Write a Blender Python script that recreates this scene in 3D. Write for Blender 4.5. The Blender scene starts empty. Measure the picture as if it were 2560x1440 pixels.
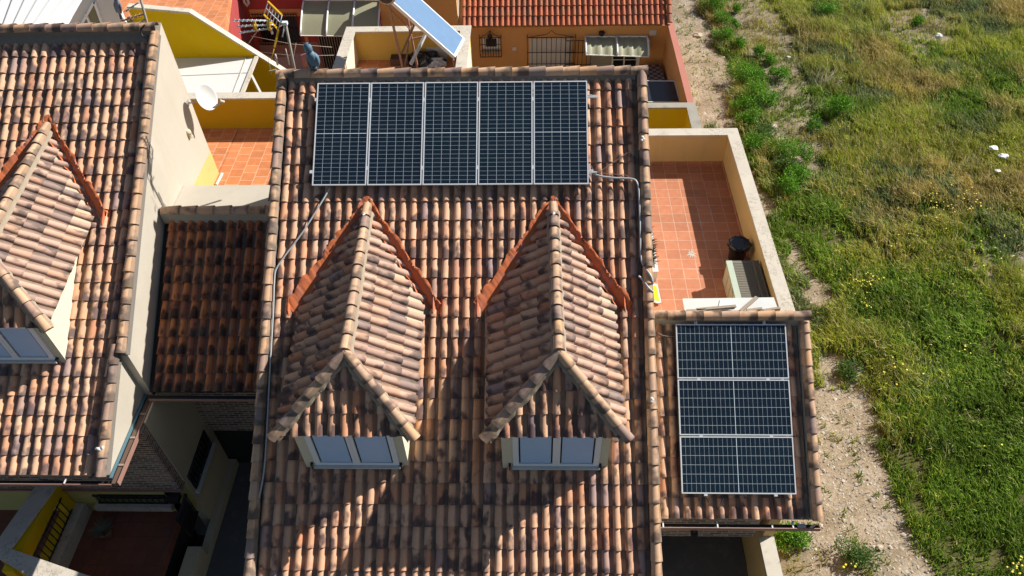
import bpy, bmesh, math, random
import numpy as np
from mathutils import Vector, Matrix
random.seed(7)
V = Vector
SC = bpy.context.scene
COL = SC.collection
GZ = 8.0                       # everything is laid out with the street at -8 and lifted by this at the end

# ------------------------------------------------------------------ survey camera (used for the camera and to read distances)
F_PX, PITCH, YAW, ROLL = 1894.0, 0.8152783, -0.0412710, -0.0313364
CAM = V((4.224368, -13.027296, 7.975132))
def cam_axes():
    cp, sp = math.cos(PITCH), math.sin(PITCH)
    fwd = V((math.sin(YAW)*cp, math.cos(YAW)*cp, -sp))
    right = V((math.cos(YAW), -math.sin(YAW), 0))
    up = right.cross(fwd)
    return right*math.cos(ROLL)+up*math.sin(ROLL), -right*math.sin(ROLL)+up*math.cos(ROLL), fwd
RX, UX, FX = cam_axes()
def ray(u, v): return FX + RX*((u-1280)/F_PX) - UX*((v-720)/F_PX)
def at(u, v, x=None, y=None, z=None):
    d = ray(u, v)
    if x is not None: t = (x-CAM.x)/d.x
    elif y is not None: t = (y-CAM.y)/d.y
    else: t = (z-CAM.z)/d.z
    return CAM + d*t
ANG = 0.5683395
SA, CA = math.sin(ANG), math.cos(ANG)
RB, RN = V((0, CA, SA)), V((0, -SA, CA))           # roof: up the slope, out of the roof
def rp(x, s, o): return V((x, 0, 0)) - RB*s + RN*o    # point on a roof: across, down the slope, above the reference plane
def onroof(u, v, o):
    d = ray(u, v); return CAM + d*((o-CAM.dot(RN))/d.dot(RN))

# ------------------------------------------------------------------ materials
MATS = {}
def newmat(name):
    m = bpy.data.materials.new(name); m.use_nodes = True
    nt = m.node_tree; b = nt.nodes['Principled BSDF']; MATS[name] = m
    return m, nt, b
def nd(nt, typ, **kw):
    n = nt.nodes.new(typ)
    for k, v in kw.items():
        if k.startswith('_'): setattr(n, k[1:], v)
        else: n.inputs[k.replace('__', ' ')].default_value = v
    return n
def lk(nt, a, b): nt.links.new(a, b)
def math_(nt, op, a, b=None, c=None):
    n = nt.nodes.new('ShaderNodeMath'); n.operation = op
    for i, x in enumerate((a, b, c)):
        if x is None: continue
        if isinstance(x, (int, float)): n.inputs[i].default_value = x
        else: lk(nt, x, n.inputs[i])
    return n.outputs[0]
def mixc(nt, f, a, b, mode='MIX'):
    n = nt.nodes.new('ShaderNodeMix'); n.data_type = 'RGBA'; n.blend_type = mode
    for i, x in ((0, f), (6, a), (7, b)):
        if isinstance(x, (int, float)): n.inputs[i].default_value = x
        elif isinstance(x, (tuple, list)): n.inputs[i].default_value = tuple(x)+(1,)*(4-len(x))
        else: lk(nt, x, n.inputs[i])
    return n.outputs[2]
def ramp(nt, fac, stops, interp='LINEAR'):
    n = nt.nodes.new('ShaderNodeValToRGB'); n.color_ramp.interpolation = interp
    e = n.color_ramp.elements
    while len(e) < len(stops): e.new(0.5)
    for i, (p, c) in enumerate(stops):
        e[i].position = p; e[i].color = tuple(c)+(1,)*(4-len(c)) if isinstance(c, (tuple, list)) else (c, c, c, 1)
    lk(nt, fac, n.inputs[0]); return n.outputs[0]
def noise(nt, vec, scale, detail=3, rough=.55, out=0):
    n = nt.nodes.new('ShaderNodeTexNoise'); n.inputs['Scale'].default_value = scale
    n.inputs['Detail'].default_value = detail; n.inputs['Roughness'].default_value = rough
    if vec is not None: lk(nt, vec, n.inputs['Vector'])
    return n.outputs[out]
def geo_pos(nt): return nt.nodes.new('ShaderNodeNewGeometry').outputs['Position']
def bump(nt, b, h, strength=.3, dist=.02):
    n = nt.nodes.new('ShaderNodeBump'); n.inputs['Strength'].default_value = strength; n.inputs['Distance'].default_value = dist
    lk(nt, h, n.inputs['Height']); lk(nt, n.outputs[0], b.inputs['Normal'])

def plain(name, col, rough=.6, metal=0.0, var=.12, spec=.5, sc=6):
    m, nt, b = newmat(name); col = tuple(x*(.80 if name not in ('white_lacquer', 'shutter_slats') else .88) for x in col)
    p = geo_pos(nt); f = noise(nt, p, sc, 4)
    c = mixc(nt, f, tuple(x*(1-var) for x in col), tuple(min(1, x*(1+var)) for x in col))
    lk(nt, c, b.inputs['Base Color']); b.inputs['Roughness'].default_value = rough
    b.inputs['Metallic'].default_value = metal; b.inputs['Specular IOR Level'].default_value = spec
    return m
def stucco(name, col, stain=(.3, .25, .2), amt=.25, sc=1.0, grain=90, crack=0.0):
    m, nt, b = newmat(name); col = tuple(x*.74 for x in col); p = geo_pos(nt)
    big = noise(nt, p, .9*sc, 5, .6)
    st = nd(nt, 'ShaderNodeMapping'); st.inputs['Scale'].default_value = (2.2, 2.2, .35); lk(nt, p, st.inputs[0])
    streak = noise(nt, st.outputs[0], 1.6, 5, .65)
    fine = noise(nt, p, grain, 2, .6)
    c = mixc(nt, ramp(nt, big, [(.3, 0.0), (.75, 1.0)]), tuple(x*.93 for x in col), tuple(min(1, x*1.05) for x in col))
    c = mixc(nt, math_(nt, 'MULTIPLY', ramp(nt, streak, [(.52, 0.0), (.8, 1.0)]), amt), c, stain)
    c = mixc(nt, .35, c, mixc(nt, fine, (.55, .55, .55), (1.4, 1.4, 1.4)), 'MULTIPLY')
    if crack:
        cn = noise(nt, p, 7, 5, .65); ln = math_(nt, 'LESS_THAN', math_(nt, 'ABSOLUTE', math_(nt, 'SUBTRACT', cn, .5)), .010)
        c = mixc(nt, math_(nt, 'MULTIPLY', math_(nt, 'MULTIPLY', ln, ramp(nt, noise(nt, p, 1.9, 2), [(.48, 0.0), (.56, 1.0)])), crack), c, (.16, .12, .08))
    lk(nt, c, b.inputs['Base Color']); b.inputs['Roughness'].default_value = .92
    b.inputs['Specular IOR Level'].default_value = .2
    bump(nt, b, fine, .35, .006)
    return m
def tile_mat(name, stops, dark=(.07, .055, .06), thr=.60, soft=.26, moss=.0, spots=False, grime=.25):
    m, nt, b = newmat(name)
    at_ = nd(nt, 'ShaderNodeAttribute', _attribute_name='trand')
    sep = nd(nt, 'ShaderNodeSeparateColor'); lk(nt, at_.outputs['Color'], sep.inputs[0])
    r, g, bl = sep.outputs
    uv = nd(nt, 'ShaderNodeUVMap', _uv_map='UVMap'); su = nd(nt, 'ShaderNodeSeparateXYZ'); lk(nt, uv.outputs[0], su.inputs[0])
    ux, uy = su.outputs[0], su.outputs[1]
    base = ramp(nt, r, [(p_, (c_[0]*.81, c_[1]*.755, c_[2]*.745)) for p_, c_ in stops])
    cv = nd(nt, 'ShaderNodeCombineXYZ')
    lk(nt, math_(nt, 'ADD', math_(nt, 'MULTIPLY', ux, 1.1), math_(nt, 'MULTIPLY', r, 37)), cv.inputs[0])
    lk(nt, math_(nt, 'ADD', math_(nt, 'MULTIPLY', uy, 1.35), math_(nt, 'MULTIPLY', g, 53)), cv.inputs[1])
    lk(nt, math_(nt, 'MULTIPLY', bl, 19), cv.inputs[2])
    n1 = noise(nt, cv.outputs[0], 1.25, 2.5, .5)
    # firing bloom: a soft dark flash that favours one lower corner of each tile
    side = math_(nt, 'ABSOLUTE', math_(nt, 'SUBTRACT', ux, math_(nt, 'ROUND', g)))
    q = math_(nt, 'ADD', n1, math_(nt, 'MULTIPLY', math_(nt, 'SUBTRACT', .55, uy), .30))
    q = math_(nt, 'ADD', q, math_(nt, 'MULTIPLY', math_(nt, 'SUBTRACT', .35, side), .14))
    q = math_(nt, 'SUBTRACT', q, math_(nt, 'ADD', thr-.12, math_(nt, 'MULTIPLY', bl, .24)))
    mr = nd(nt, 'ShaderNodeMapRange', _interpolation_type='SMOOTHSTEP'); mr.inputs[1].default_value = 0; mr.inputs[2].default_value = soft
    lk(nt, q, mr.inputs[0])
    p = geo_pos(nt)
    fine = noise(nt, p, 55, 4, .7); mid = noise(nt, p, 9, 4, .6)
    c = mixc(nt, .9, base, mixc(nt, mid, (.86, .86, .86), (1.14, 1.12, 1.1)), 'MULTIPLY')
    c = mixc(nt, math_(nt, 'MULTIPLY', mr.outputs[0], .86), c, dark)
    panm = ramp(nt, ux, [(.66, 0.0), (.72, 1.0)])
    c = mixc(nt, math_(nt, 'MULTIPLY', panm, math_(nt, 'ADD', .35, math_(nt, 'MULTIPLY', n1, .5))), c, (.15, .12, .095))  # grey-brown dirt in the pans, also deepening the shade between columns by colour
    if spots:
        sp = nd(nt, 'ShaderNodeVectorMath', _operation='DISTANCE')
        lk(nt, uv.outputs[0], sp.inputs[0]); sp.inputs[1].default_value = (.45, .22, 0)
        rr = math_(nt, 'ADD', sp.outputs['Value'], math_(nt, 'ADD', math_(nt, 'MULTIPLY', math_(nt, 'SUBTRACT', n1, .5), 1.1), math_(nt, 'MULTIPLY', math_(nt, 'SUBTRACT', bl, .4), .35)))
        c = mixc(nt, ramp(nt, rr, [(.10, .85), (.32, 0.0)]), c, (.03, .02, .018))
    c = mixc(nt, math_(nt, 'MULTIPLY', ramp(nt, noise(nt, p, 2.3, 5, .65), [(.5, 0.0), (.72, 1.0)]), grime), c, (.17, .135, .11))
    if moss: c = mixc(nt, math_(nt, 'MULTIPLY', ramp(nt, noise(nt, p, 5, 5, .7), [(.55, 0.0), (.68, 1.0)]), moss), c, (.2, .19, .06))
    c = mixc(nt, ramp(nt, fine, [(.68, 0.0), (.78, .35)]), c, (.5, .47, .4))
    c = mixc(nt, .5, c, mixc(nt, fine, (.8, .8, .8), (1.2, 1.2, 1.2)), 'MULTIPLY')
    lk(nt, c, b.inputs['Base Color']); b.inputs['Roughness'].default_value = .86; b.inputs['Specular IOR Level'].default_value = .25
    bump(nt, b, fine, .25, .004)
    return m
def floor_mat(name, col, grout, size=.33, offset=0.0, eff=.5, rot=0.0, sy=None):
    m, nt, b = newmat(name); p = geo_pos(nt)
    mp = nd(nt, 'ShaderNodeMapping'); mp.inputs['Rotation'].default_value = (0, 0, rot); lk(nt, p, mp.inputs[0])
    br = nd(nt, 'ShaderNodeTexBrick', _offset=offset, _squash=1.0)
    br.inputs['Scale'].default_value = 1; br.inputs['Brick Width'].default_value = size; br.inputs['Row Height'].default_value = sy or size
    br.inputs['Mortar Size'].default_value = .007; br.inputs['Mortar Smooth'].default_value = .3; br.inputs['Bias'].default_value = 0
    br.inputs['Color1'].default_value = tuple(x*.88 for x in col)+(1,); br.inputs['Color2'].default_value = tuple(min(1, x*1.14) for x in col)+(1,)
    br.inputs['Mortar'].default_value = tuple(grout)+(1,)
    lk(nt, mp.outputs[0], br.inputs['Vector'])
    n = noise(nt, p, 7, 4, .6)
    c = mixc(nt, .8, br.outputs['Color'], mixc(nt, n, (.72, .72, .72), (1.28, 1.28, 1.28)), 'MULTIPLY')
    # salt bloom creeping out of the joints
    br2 = nd(nt, 'ShaderNodeTexBrick', _offset=offset); br2.inputs['Scale'].default_value = 1
    br2.inputs['Brick Width'].default_value = size; br2.inputs['Row Height'].default_value = sy or size
    br2.inputs['Mortar Size'].default_value = .035; br2.inputs['Mortar Smooth'].default_value = 1.0; lk(nt, mp.outputs[0], br2.inputs['Vector'])
    e = math_(nt, 'MULTIPLY', br2.outputs['Fac'], ramp(nt, noise(nt, p, 1.7, 5, .7), [(.55, 0.0), (.7, 1.0)]))
    c = mixc(nt, math_(nt, 'MULTIPLY', e, eff), c, (.5, .42, .36))
    lk(nt, c, b.inputs['Base Color']); b.inputs['Roughness'].default_value = .6; b.inputs['Specular IOR Level'].default_value = .3
    return m
def brick_mat(name):
    m, nt, b = newmat(name); p = geo_pos(nt)
    s = nd(nt, 'ShaderNodeSeparateXYZ'); lk(nt, p, s.inputs[0])
    cb = nd(nt, 'ShaderNodeCombineXYZ'); lk(nt, math_(nt, 'ADD', s.outputs[0], s.outputs[1]), cb.inputs[0]); lk(nt, s.outputs[2], cb.inputs[1])
    br = nd(nt, 'ShaderNodeTexBrick'); br.inputs['Scale'].default_value = 1
    br.inputs['Brick Width'].default_value = .25; br.inputs['Row Height'].default_value = .075
    br.inputs['Mortar Size'].default_value = .010; br.inputs['Mortar Smooth'].default_value = .1
    br.inputs['Color1'].default_value = (.27, .17, .12, 1); br.inputs['Color2'].default_value = (.08, .04, .032, 1); br.inputs['Mortar'].default_value = (.42, .37, .30, 1)
    lk(nt, cb.outputs[0], br.inputs['Vector'])
    c = mixc(nt, .6, br.outputs['Color'], mixc(nt, noise(nt, p, 12, 3), (.7, .7, .7), (1.3, 1.3, 1.3)), 'MULTIPLY')
    lk(nt, c, b.inputs['Base Color']); b.inputs['Roughness'].default_value = .9
    return m
def cell_mat():
    m, nt, b = newmat('solar_cells')
    uv = nd(nt, 'ShaderNodeUVMap', _uv_map='UVMap'); s = nd(nt, 'ShaderNodeSeparateXYZ'); lk(nt, uv.outputs[0], s.inputs[0])
    def line(x, n, w):
        fr = math_(nt, 'FRACT', math_(nt, 'MULTIPLY', x, n))
        return math_(nt, 'LESS_THAN', math_(nt, 'SUBTRACT', .5, math_(nt, 'ABSOLUTE', math_(nt, 'SUBTRACT', fr, .5))), w)
    l1 = line(s.outputs[0], 6, .013); l2 = line(s.outputs[1], 24, .015)
    mid = math_(nt, 'LESS_THAN', math_(nt, 'ABSOLUTE', math_(nt, 'SUBTRACT', s.outputs[1], .5)), .0023)
    l = math_(nt, 'MAXIMUM', math_(nt, 'MAXIMUM', math_(nt, 'MULTIPLY', l1, .85), math_(nt, 'MULTIPLY', l2, .85)), mid)
    bus = math_(nt, 'MULTIPLY', line(s.outputs[0], 54, .1), .05)
    p = geo_pos(nt)
    cellc = mixc(nt, noise(nt, p, 1.3, 3), (.004, .010, .020), (.007, .016, .030))
    oi = nd(nt, 'ShaderNodeObjectInfo'); cellc = mixc(nt, math_(nt, 'MULTIPLY', oi.outputs['Random'], .5), cellc, (.006, .020, .030))
    c = mixc(nt, bus, cellc, (.25, .3, .35))
    c = mixc(nt, l, c, (.68, .78, .84))
    c = mixc(nt, math_(nt, 'MULTIPLY', ramp(nt, noise(nt, p, 3.5, 6, .75), [(.5, 0.0), (.8, 1.0)]), .02), c, (.5, .45, .38))
    lk(nt, c, b.inputs['Base Color']); b.inputs['Roughness'].default_value = .16; b.inputs['Specular IOR Level'].default_value = .45
    return m

PAL = [(0, (.72, .37, .21)), (.18, (.78, .46, .28)), (.38, (.77, .51, .33)), (.55, (.68, .42, .27)), (.70, (.82, .54, .36)), (.84, (.64, .31, .17)), (.95, (.50, .34, .28)), (1, (.38, .29, .28))]
PALC = [(0, (.74, .47, .27)), (.3, (.72, .49, .31)), (.5, (.60, .43, .30)), (.7, (.80, .55, .35)), (.85, (.48, .34, .27)), (1, (.34, .27, .24))]
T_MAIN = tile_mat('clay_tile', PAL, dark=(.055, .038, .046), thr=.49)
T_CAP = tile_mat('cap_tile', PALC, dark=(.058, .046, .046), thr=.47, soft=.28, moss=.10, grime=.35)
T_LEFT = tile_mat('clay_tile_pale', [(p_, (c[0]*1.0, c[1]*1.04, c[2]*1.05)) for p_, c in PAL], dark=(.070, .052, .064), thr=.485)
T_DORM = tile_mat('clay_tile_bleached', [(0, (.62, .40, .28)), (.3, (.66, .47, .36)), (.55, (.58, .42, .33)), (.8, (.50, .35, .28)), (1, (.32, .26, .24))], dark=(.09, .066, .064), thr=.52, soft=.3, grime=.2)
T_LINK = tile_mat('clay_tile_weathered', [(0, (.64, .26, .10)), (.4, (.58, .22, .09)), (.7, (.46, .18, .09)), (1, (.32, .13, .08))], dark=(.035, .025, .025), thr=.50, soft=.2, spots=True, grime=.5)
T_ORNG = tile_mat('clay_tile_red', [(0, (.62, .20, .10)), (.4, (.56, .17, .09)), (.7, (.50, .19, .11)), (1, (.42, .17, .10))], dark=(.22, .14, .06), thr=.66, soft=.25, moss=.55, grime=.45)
M_MORTAR = stucco('mortar_dark', (.27, .245, .22), amt=.5, grain=40)
M_MORTL = stucco('mortar_pale', (.45, .42, .36), amt=.4, grain=40)
M_MORTB = stucco('mortar_sandy', (.44, .36, .27), amt=.5, grain=40)
M_CREAM = stucco('cream_render', (.96, .87, .66), stain=(.45, .38, .28), amt=.3)  # cream lightened in colour to offset the shade on the dormer fronts
M_CREAMG = stucco('cream_render_sun_copy', (.64, .585, .49), stain=(.42, .36, .27), amt=.45)  # darker copy of the cream, toned down for the sunlit gable
M_CREAMD = stucco('cream_render_soiled', (.66, .57, .40), amt=.3)
M_PALEY = stucco('pale_yellow_paint', (.64, .58, .22), amt=.2)
M_YEL = stucco('ochre_paint', (.72, .44, .012), amt=.12)
M_YEL2 = stucco('lemon_paint', (.86, .56, .006), amt=.12)
M_MUST = stucco('mustard_paint', (.72, .50, .12), amt=.15)
M_PEACH = stucco('peach_paint', (.84, .56, .24), amt=.3)
M_ORNG = stucco('orange_paint', (.90, .48, .19), amt=.2)
M_RED = stucco('crimson_paint', (.50, .085, .085), amt=.15)
M_COPE = stucco('coping_stone', (.72, .66, .56), stain=(.25, .2, .15), amt=.5, sc=2, crack=.8)
M_COPEG = stucco('coping_grey', (.45, .42, .36), stain=(.12, .12, .1), amt=.6, sc=3)
M_REDC = stucco('pink_coping', (.62, .25, .19), amt=.3)
M_WHITE = plain('white_paint', (.78, .78, .77), .45, var=.05)
M_WHITEB = plain('white_board', (.66, .68, .66), .5, var=.12, sc=3)
M_FRAME = plain('white_lacquer', (.92, .94, .97), .35, var=.04)
M_SHUT = plain('shutter_slats', (.50, .70, 1.0), .4, var=.04)
M_ALU = plain('aluminium', (.80, .84, .88), .35, var=.05)
M_ALUD = plain('dull_metal', (.45, .44, .42), .55, metal=.2, var=.15)
M_CELL = cell_mat()
M_FLASH = stucco('flashing_paint', (.74, .21, .085), stain=(.42, .20, .18), amt=1.0, sc=5, grain=30)
M_PIPE = plain('grey_conduit', (.50, .53, .55), .4, var=.1)
M_BLACK = plain('black_plastic', (.012, .012, .013), .25, var=.2)
M_IRON = plain('black_iron', (.02, .018, .02), .5, var=.2)
M_BRICK = brick_mat('brown_brick')
M_TERR = floor_mat('terracotta_tiles', (.45, .175, .09), (.50, .33, .24), .32, 0.0, .6)
M_TERR2 = floor_mat('terracotta_planks', (.55, .20, .08), (.62, .42, .30), .30, .5, .3, rot=math.radians(90), sy=.33)
M_TERRD = floor_mat('dark_red_tiles', (.19, .075, .05), (.12, .06, .05), .33, 0.0, .05)
M_DRIVE = stucco('driveway_concrete', (.16, .155, .15), amt=.4, grain=30)
M_SALMON = plain('salmon_gutter', (.36, .20, .16), .5, var=.12)
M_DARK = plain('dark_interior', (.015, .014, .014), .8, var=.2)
M_GLASS = plain('dark_glass', (.02, .025, .03), .08, var=.1)
M_BLUEG = plain('collector_glass', (.15, .27, .46), .22, var=.12, sc=4)
M_YELP = plain('yellow_plastic', (.80, .47, .01), .4, var=.08)
M_YELS = plain('yellow_sign', (.80, .70, .01), .5, var=.05)
M_AWN = plain('awning_sheet', (.42, .42, .28), .5, var=.1, sc=3)
M_WOOD = plain('grey_plank', (.36, .29, .22), .85, var=.3, sc=20)
M_BOXT = plain('storage_lid', (.19, .17, .13), .6, var=.2, sc=14)
M_BOXF = plain('storage_body', (.62, .55, .38), .6, var=.08)
M_BOXG = plain('storage_rim', (.48, .56, .45), .55, var=.08)
M_OWL = plain('owl_blue_grey', (.10, .19, .27), .6, var=.35, sc=25)
M_PIG = plain('pigeon_grey', (.22, .24, .30), .7, var=.35, sc=40)
M_PIGD = plain('pigeon_dark', (.07, .09, .13), .6, var=.35, sc=40)
M_LILAC = plain('lilac_cloth', (.26, .19, .40), .9, var=.15)
M_PINK = plain('pink_cloth', (.45, .20, .32), .9, var=.25)
M_RUST = plain('rusty_steel', (.36, .20, .14), .7, var=.3, sc=12)
M_LEAFD = plain('spiky_leaf', (.12, .10, .04), .6, var=.4, sc=20)
M_ROCK = plain('pale_rock', (.55, .47, .36), .9, var=.2, sc=20)
M_LITTER = plain('white_litter', (.75, .77, .80), .5, var=.1)
M_TILEP = plain('pinkish_wall_tile', (.33, .20, .19), .4, var=.2)

# ------------------------------------------------------------------ mesh builder
ORG = {}
class MB:
    def __init__(s): s.v = []; s.f = []; s.uv = []; s.c = []; s.sm = []; s.cc = (.5, .5, .5)
    def add(s, vs, fs, uvs=None, col=None, smooth=False):
        o = len(s.v); s.v += [tuple(x) for x in vs]; s.f += [tuple(i+o for i in f) for f in fs]
        s.uv += list(uvs) if uvs else [(0, 0)]*len(vs); s.c += [col or s.cc]*len(vs); s.sm += [smooth]*len(fs); return s
    def box(s, lo, hi):
        x0, y0, z0 = lo; x1, y1, z1 = hi
        return s.add([(x0,y0,z0),(x1,y0,z0),(x1,y1,z0),(x0,y1,z0),(x0,y0,z1),(x1,y0,z1),(x1,y1,z1),(x0,y1,z1)],
              [(0,3,2,1),(4,5,6,7),(0,1,5,4),(1,2,6,5),(2,3,7,6),(3,0,4,7)])
    def obox(s, c, a, b, n, ha, hb, hn):
        c, a, b, n = V(c), V(a), V(b), V(n); P = []
        for k in (-1, 1):
            for i, j in ((-1,-1),(1,-1),(1,1),(-1,1)): P.append(c+a*ha*i+b*hb*j+n*hn*k)
        return s.add(P, [(0,3,2,1),(4,5,6,7),(0,1,5,4),(1,2,6,5),(2,3,7,6),(3,0,4,7)], [(0,0),(1,0),(1,1),(0,1)]*2)
    def beam(s, p, q, w, h=None, up=(0, 0, 1)):
        p, q = V(p), V(q); d = (q-p); L = d.length; d.normalize(); u = V(up)
        a = d.cross(u)
        if a.length < 1e-3: a = d.cross(V((1, 0, 0)))
        a.normalize(); n = a.cross(d)
        return s.obox((p+q)/2, a, d, n, w/2, L/2, (h or w)/2)
    def prism(s, poly, ext):          # poly: ordered points, ext: vector
        n = len(poly); e = V(ext); P = [V(p) for p in poly]+[V(p)+e for p in poly]
        return s.add(P, [tuple(range(n))[::-1], tuple(range(n, 2*n))]+[(i, (i+1) % n, n+(i+1) % n, n+i) for i in range(n)])
    def tube(s, pts, r, n=8, rr=None, smooth=True):
        pts = [V(p) for p in pts]; P = []; F = []; up = None
        for i, p in enumerate(pts):
            d = (pts[min(i+1, len(pts)-1)]-pts[max(i-1, 0)]).normalized()
            if up is None:
                up = V((0, 0, 1)) if abs(d.z) < .9 else V((1, 0, 0))
            a = d.cross(up).normalized(); b = a.cross(d); up = b
            ri = rr[i] if rr else r
            for k in range(n):
                t = 2*math.pi*k/n; P.append(p+a*math.cos(t)*ri+b*math.sin(t)*ri)
        for i in range(len(pts)-1):
            for k in range(n):
                F.append((i*n+k, i*n+(k+1) % n, (i+1)*n+(k+1) % n, (i+1)*n+k))
        F.append(tuple(range(n))[::-1]); F.append(tuple(range((len(pts)-1)*n, len(pts)*n)))
        return s.add(P, F, smooth=smooth)
    def lathe(s, c, prof, n=20, axis=(0, 0, 1), sx=1, sy=1):
        ax = V(axis).normalized(); u = ax.orthogonal().normalized(); w = ax.cross(u); P = []; F = []
        for r, h in prof:
            for k in range(n):
                t = 2*math.pi*k/n; P.append(V(c)+ax*h+u*math.cos(t)*r*sx+w*math.sin(t)*r*sy)
        for i in range(len(prof)-1):
            for k in range(n): F.append((i*n+k, i*n+(k+1) % n, (i+1)*n+(k+1) % n, (i+1)*n+k))
        F.append(tuple(range(n))[::-1]); F.append(tuple(range((len(prof)-1)*n, len(prof)*n)))
        return s.add(P, F, smooth=True)
    def quad(s, a, b, c, d): return s.add([a, b, c, d], [(0, 1, 2, 3)], [(0,0),(1,0),(1,1),(0,1)])
    def build(s, name, mat, parent=None, clip=None, base=None):
        me = bpy.data.meshes.new(name)
        org = ORG[parent.name] if parent else V(base) if base is not None else V((0, 0, 0))
        bm = bmesh.new()
        uvl = bm.loops.layers.uv.new('UVMap'); cl = bm.verts.layers.float_color.new('trand')
        vs = []
        for p, c in zip(s.v, s.c):
            w = bm.verts.new((p[0]-org.x, p[1]-org.y, p[2]-org.z)); w[cl] = (c[0], c[1], c[2], 1); vs.append(w)
        for f, sm in zip(s.f, s.sm):
            try: fc = bm.faces.new([vs[i] for i in f])
            except ValueError: continue
            fc.smooth = sm
            for l, i in zip(fc.loops, f): l[uvl].uv = s.uv[i]
        for co, no in (clip or []):      # keeps the side the normal points to
            bmesh.ops.bisect_plane(bm, geom=bm.verts[:]+bm.edges[:]+bm.faces[:], plane_co=V(co)-org, plane_no=V(no), clear_inner=True)
        bm.to_mesh(me); bm.free(); me.materials.append(mat)
        o = bpy.data.objects.new(name, me); COL.objects.link(o)
        if parent: o.parent = parent
        else: o.location = org
        ORG[o.name] = org
        return o
def tag(o, label=None, cat=None, group=None, kind=None):
    for k, v in (('label', label), ('category', cat), ('group', group), ('kind', kind)):
        if v: o[k] = v
    return o
def thing(name, loc, label, cat, group=None):
    o = bpy.data.objects.new(name, None); COL.objects.link(o); o.location = V(loc); o.empty_display_size = .1
    ORG[o.name] = V(loc); return tag(o, label, cat, group)
def rnd(): return (random.random(), random.random(), random.random())

W_T, C_T = .2082, .3736
def tile_field(mb, O, a, b, n, cols, rows, w=W_T, c=C_T, h=.070, jit=1.0, hole=None, fine=None, cull=None):
    """clay tiles: crest centres at O + a*w*i (i in cols); row j has its lower edge at -b*c*j from O"""
    O, a, b, n = V(O), V(a), V(b), V(n); O = O-n*.018; cr = w*.335
    prof = [(-cr, -.006)] + [(-cr*math.cos(t), h*math.sin(t)**.85) for t in [math.pi*k/10 for k in range(1, 10)]] + [(cr, -.004), (cr+.010, -.008), (w-cr-.008, -.008), (w-cr+.004, .008)]
    K = len(prof)
    for i in cols:
        for j in rows:
            if hole and hole(i, j): continue
            ns = 8 if fine and fine(i, j) else 1
            col = rnd(); du = (random.random()-.5)*.009*jit; dv = (random.random()-.5)*.018*jit; tw = (random.random()-.5)*.016*jit
            dn = (random.random()-.5)*.006*jit
            if random.random() < .02*jit: tw *= 2.5; dv -= .012
            P = []; U = []
            for t in range(ns+1):
                f = t/ns; sc = 1-.12*f; lift = .036*(1-f)+.003*f; ext = c*1.06*f
                for (x, z) in prof:
                    xx = x*(sc if x < cr+.001 else 1)+du+(tw*f)
                    P.append(O+a*(w*i+xx)+b*(-c*j+ext+dv)+n*(z*(1-.10*f)+lift+dn)); U.append(((x+cr)/w, f*.98+.01))
            s0 = len(P)
            for (x, z) in prof:               # lower lip
                P.append(O+a*(w*i+x+du)+b*(-c*j+dv)+n*(z+.036+dn)); U.append(((x+cr)/w, .01))
            for (x, z) in prof:
                P.append(O+a*(w*i+x*.84+du)+b*(-c*j+dv+.004)+n*(max(z*.80, -.02)+.012+dn)); U.append(((x+cr)/w, .01))
            F = [(t*K+k, t*K+k+1, (t+1)*K+k+1, (t+1)*K+k) for t in range(ns) for k in range(K-1)] + [(s0+K+k, s0+K+k+1, s0+k+1, s0+k) for k in range(K-1)]
            if cull: F = [q for q in F if not cull(sum((P[m] for m in q), V())/4)]
            mb.add(P, F, U, col, True)
def cap(mb, p, q, up, r0=.105, r1=.088, lift=.02, col=None, end=False):
    """half-round cap, low and wide end at p"""
    p, q, up = V(p), V(q), V(up); d = (q-p).normalized(); a = d.cross(up).normalized(); n = a.cross(d); K = 11
    col = col or rnd(); P = []; U = []
    j = V(((random.random()-.5)*.008, (random.random()-.5)*.008, 0))
    for (c0, r, l, vv) in ((p+j, r0, lift, .02), (q+d*.04, r1, 0, .98), (p+j, r0, lift, .02), (p+j+d*.003, r0-.014, lift, .02)):
        for k in range(K):
            t = -.12+(math.pi+.24)*k/(K-1); P.append(c0+a*(-math.cos(t)*r)+n*(math.sin(t)*r+l)); U.append((k/(K-1), vv))
    F = [(K+k, K+k+1, k+1, k) for k in range(K-1)]+[(2*K+k, 2*K+k+1, 3*K+k+1, 3*K+k) for k in range(K-1)]
    mb.add(P, F, U, col, True)
    if end:
        mb.add([c for c in P[3*K:]], [tuple(range(K))], [(0, .5)]*K, (.2, .5, .5))
def caps(mb, p, q, up, L=.33, **kw):
    p, q = V(p), V(q); n = max(1, round((q-p).length/L))
    for i in range(n): cap(mb, p.lerp(q, i/n), p.lerp(q, (i+1)/n), up, end=(i == 0), **kw)
def ribbon(mb, rows, thick=None):
    P = [V(p) for r in rows for p in r]; k = len(rows[0])
    F = [(i*k+j, i*k+j+1, (i+1)*k+j+1, (i+1)*k+j) for i in range(len(rows)-1) for j in range(k-1)]
    mb.add(P, F, smooth=True)

def scallop_strip(mb, O, x0, x1, s_top, s_bot, o_crest, phase, w=W_T):
    """mortar bedding under a ridge: flat top, scalloped lower lip that drops into the pans"""
    rows = []; n = int((x1-x0)/w*8)
    for i in range(n+1):
        x = x0+(x1-x0)*i/n; c = math.cos(2*math.pi*(x-phase)/w); hh = max(c, 0)**.7
        sb = s_bot-.022*c+random.uniform(-.004, .004)
        rows.append([rp(x, s_top, o_crest+.06), rp(x, sb, o_crest+.018+.01*hh), rp(x, sb+.012, o_crest-.05+.05*hh)])
    ribbon(mb, rows)

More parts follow.
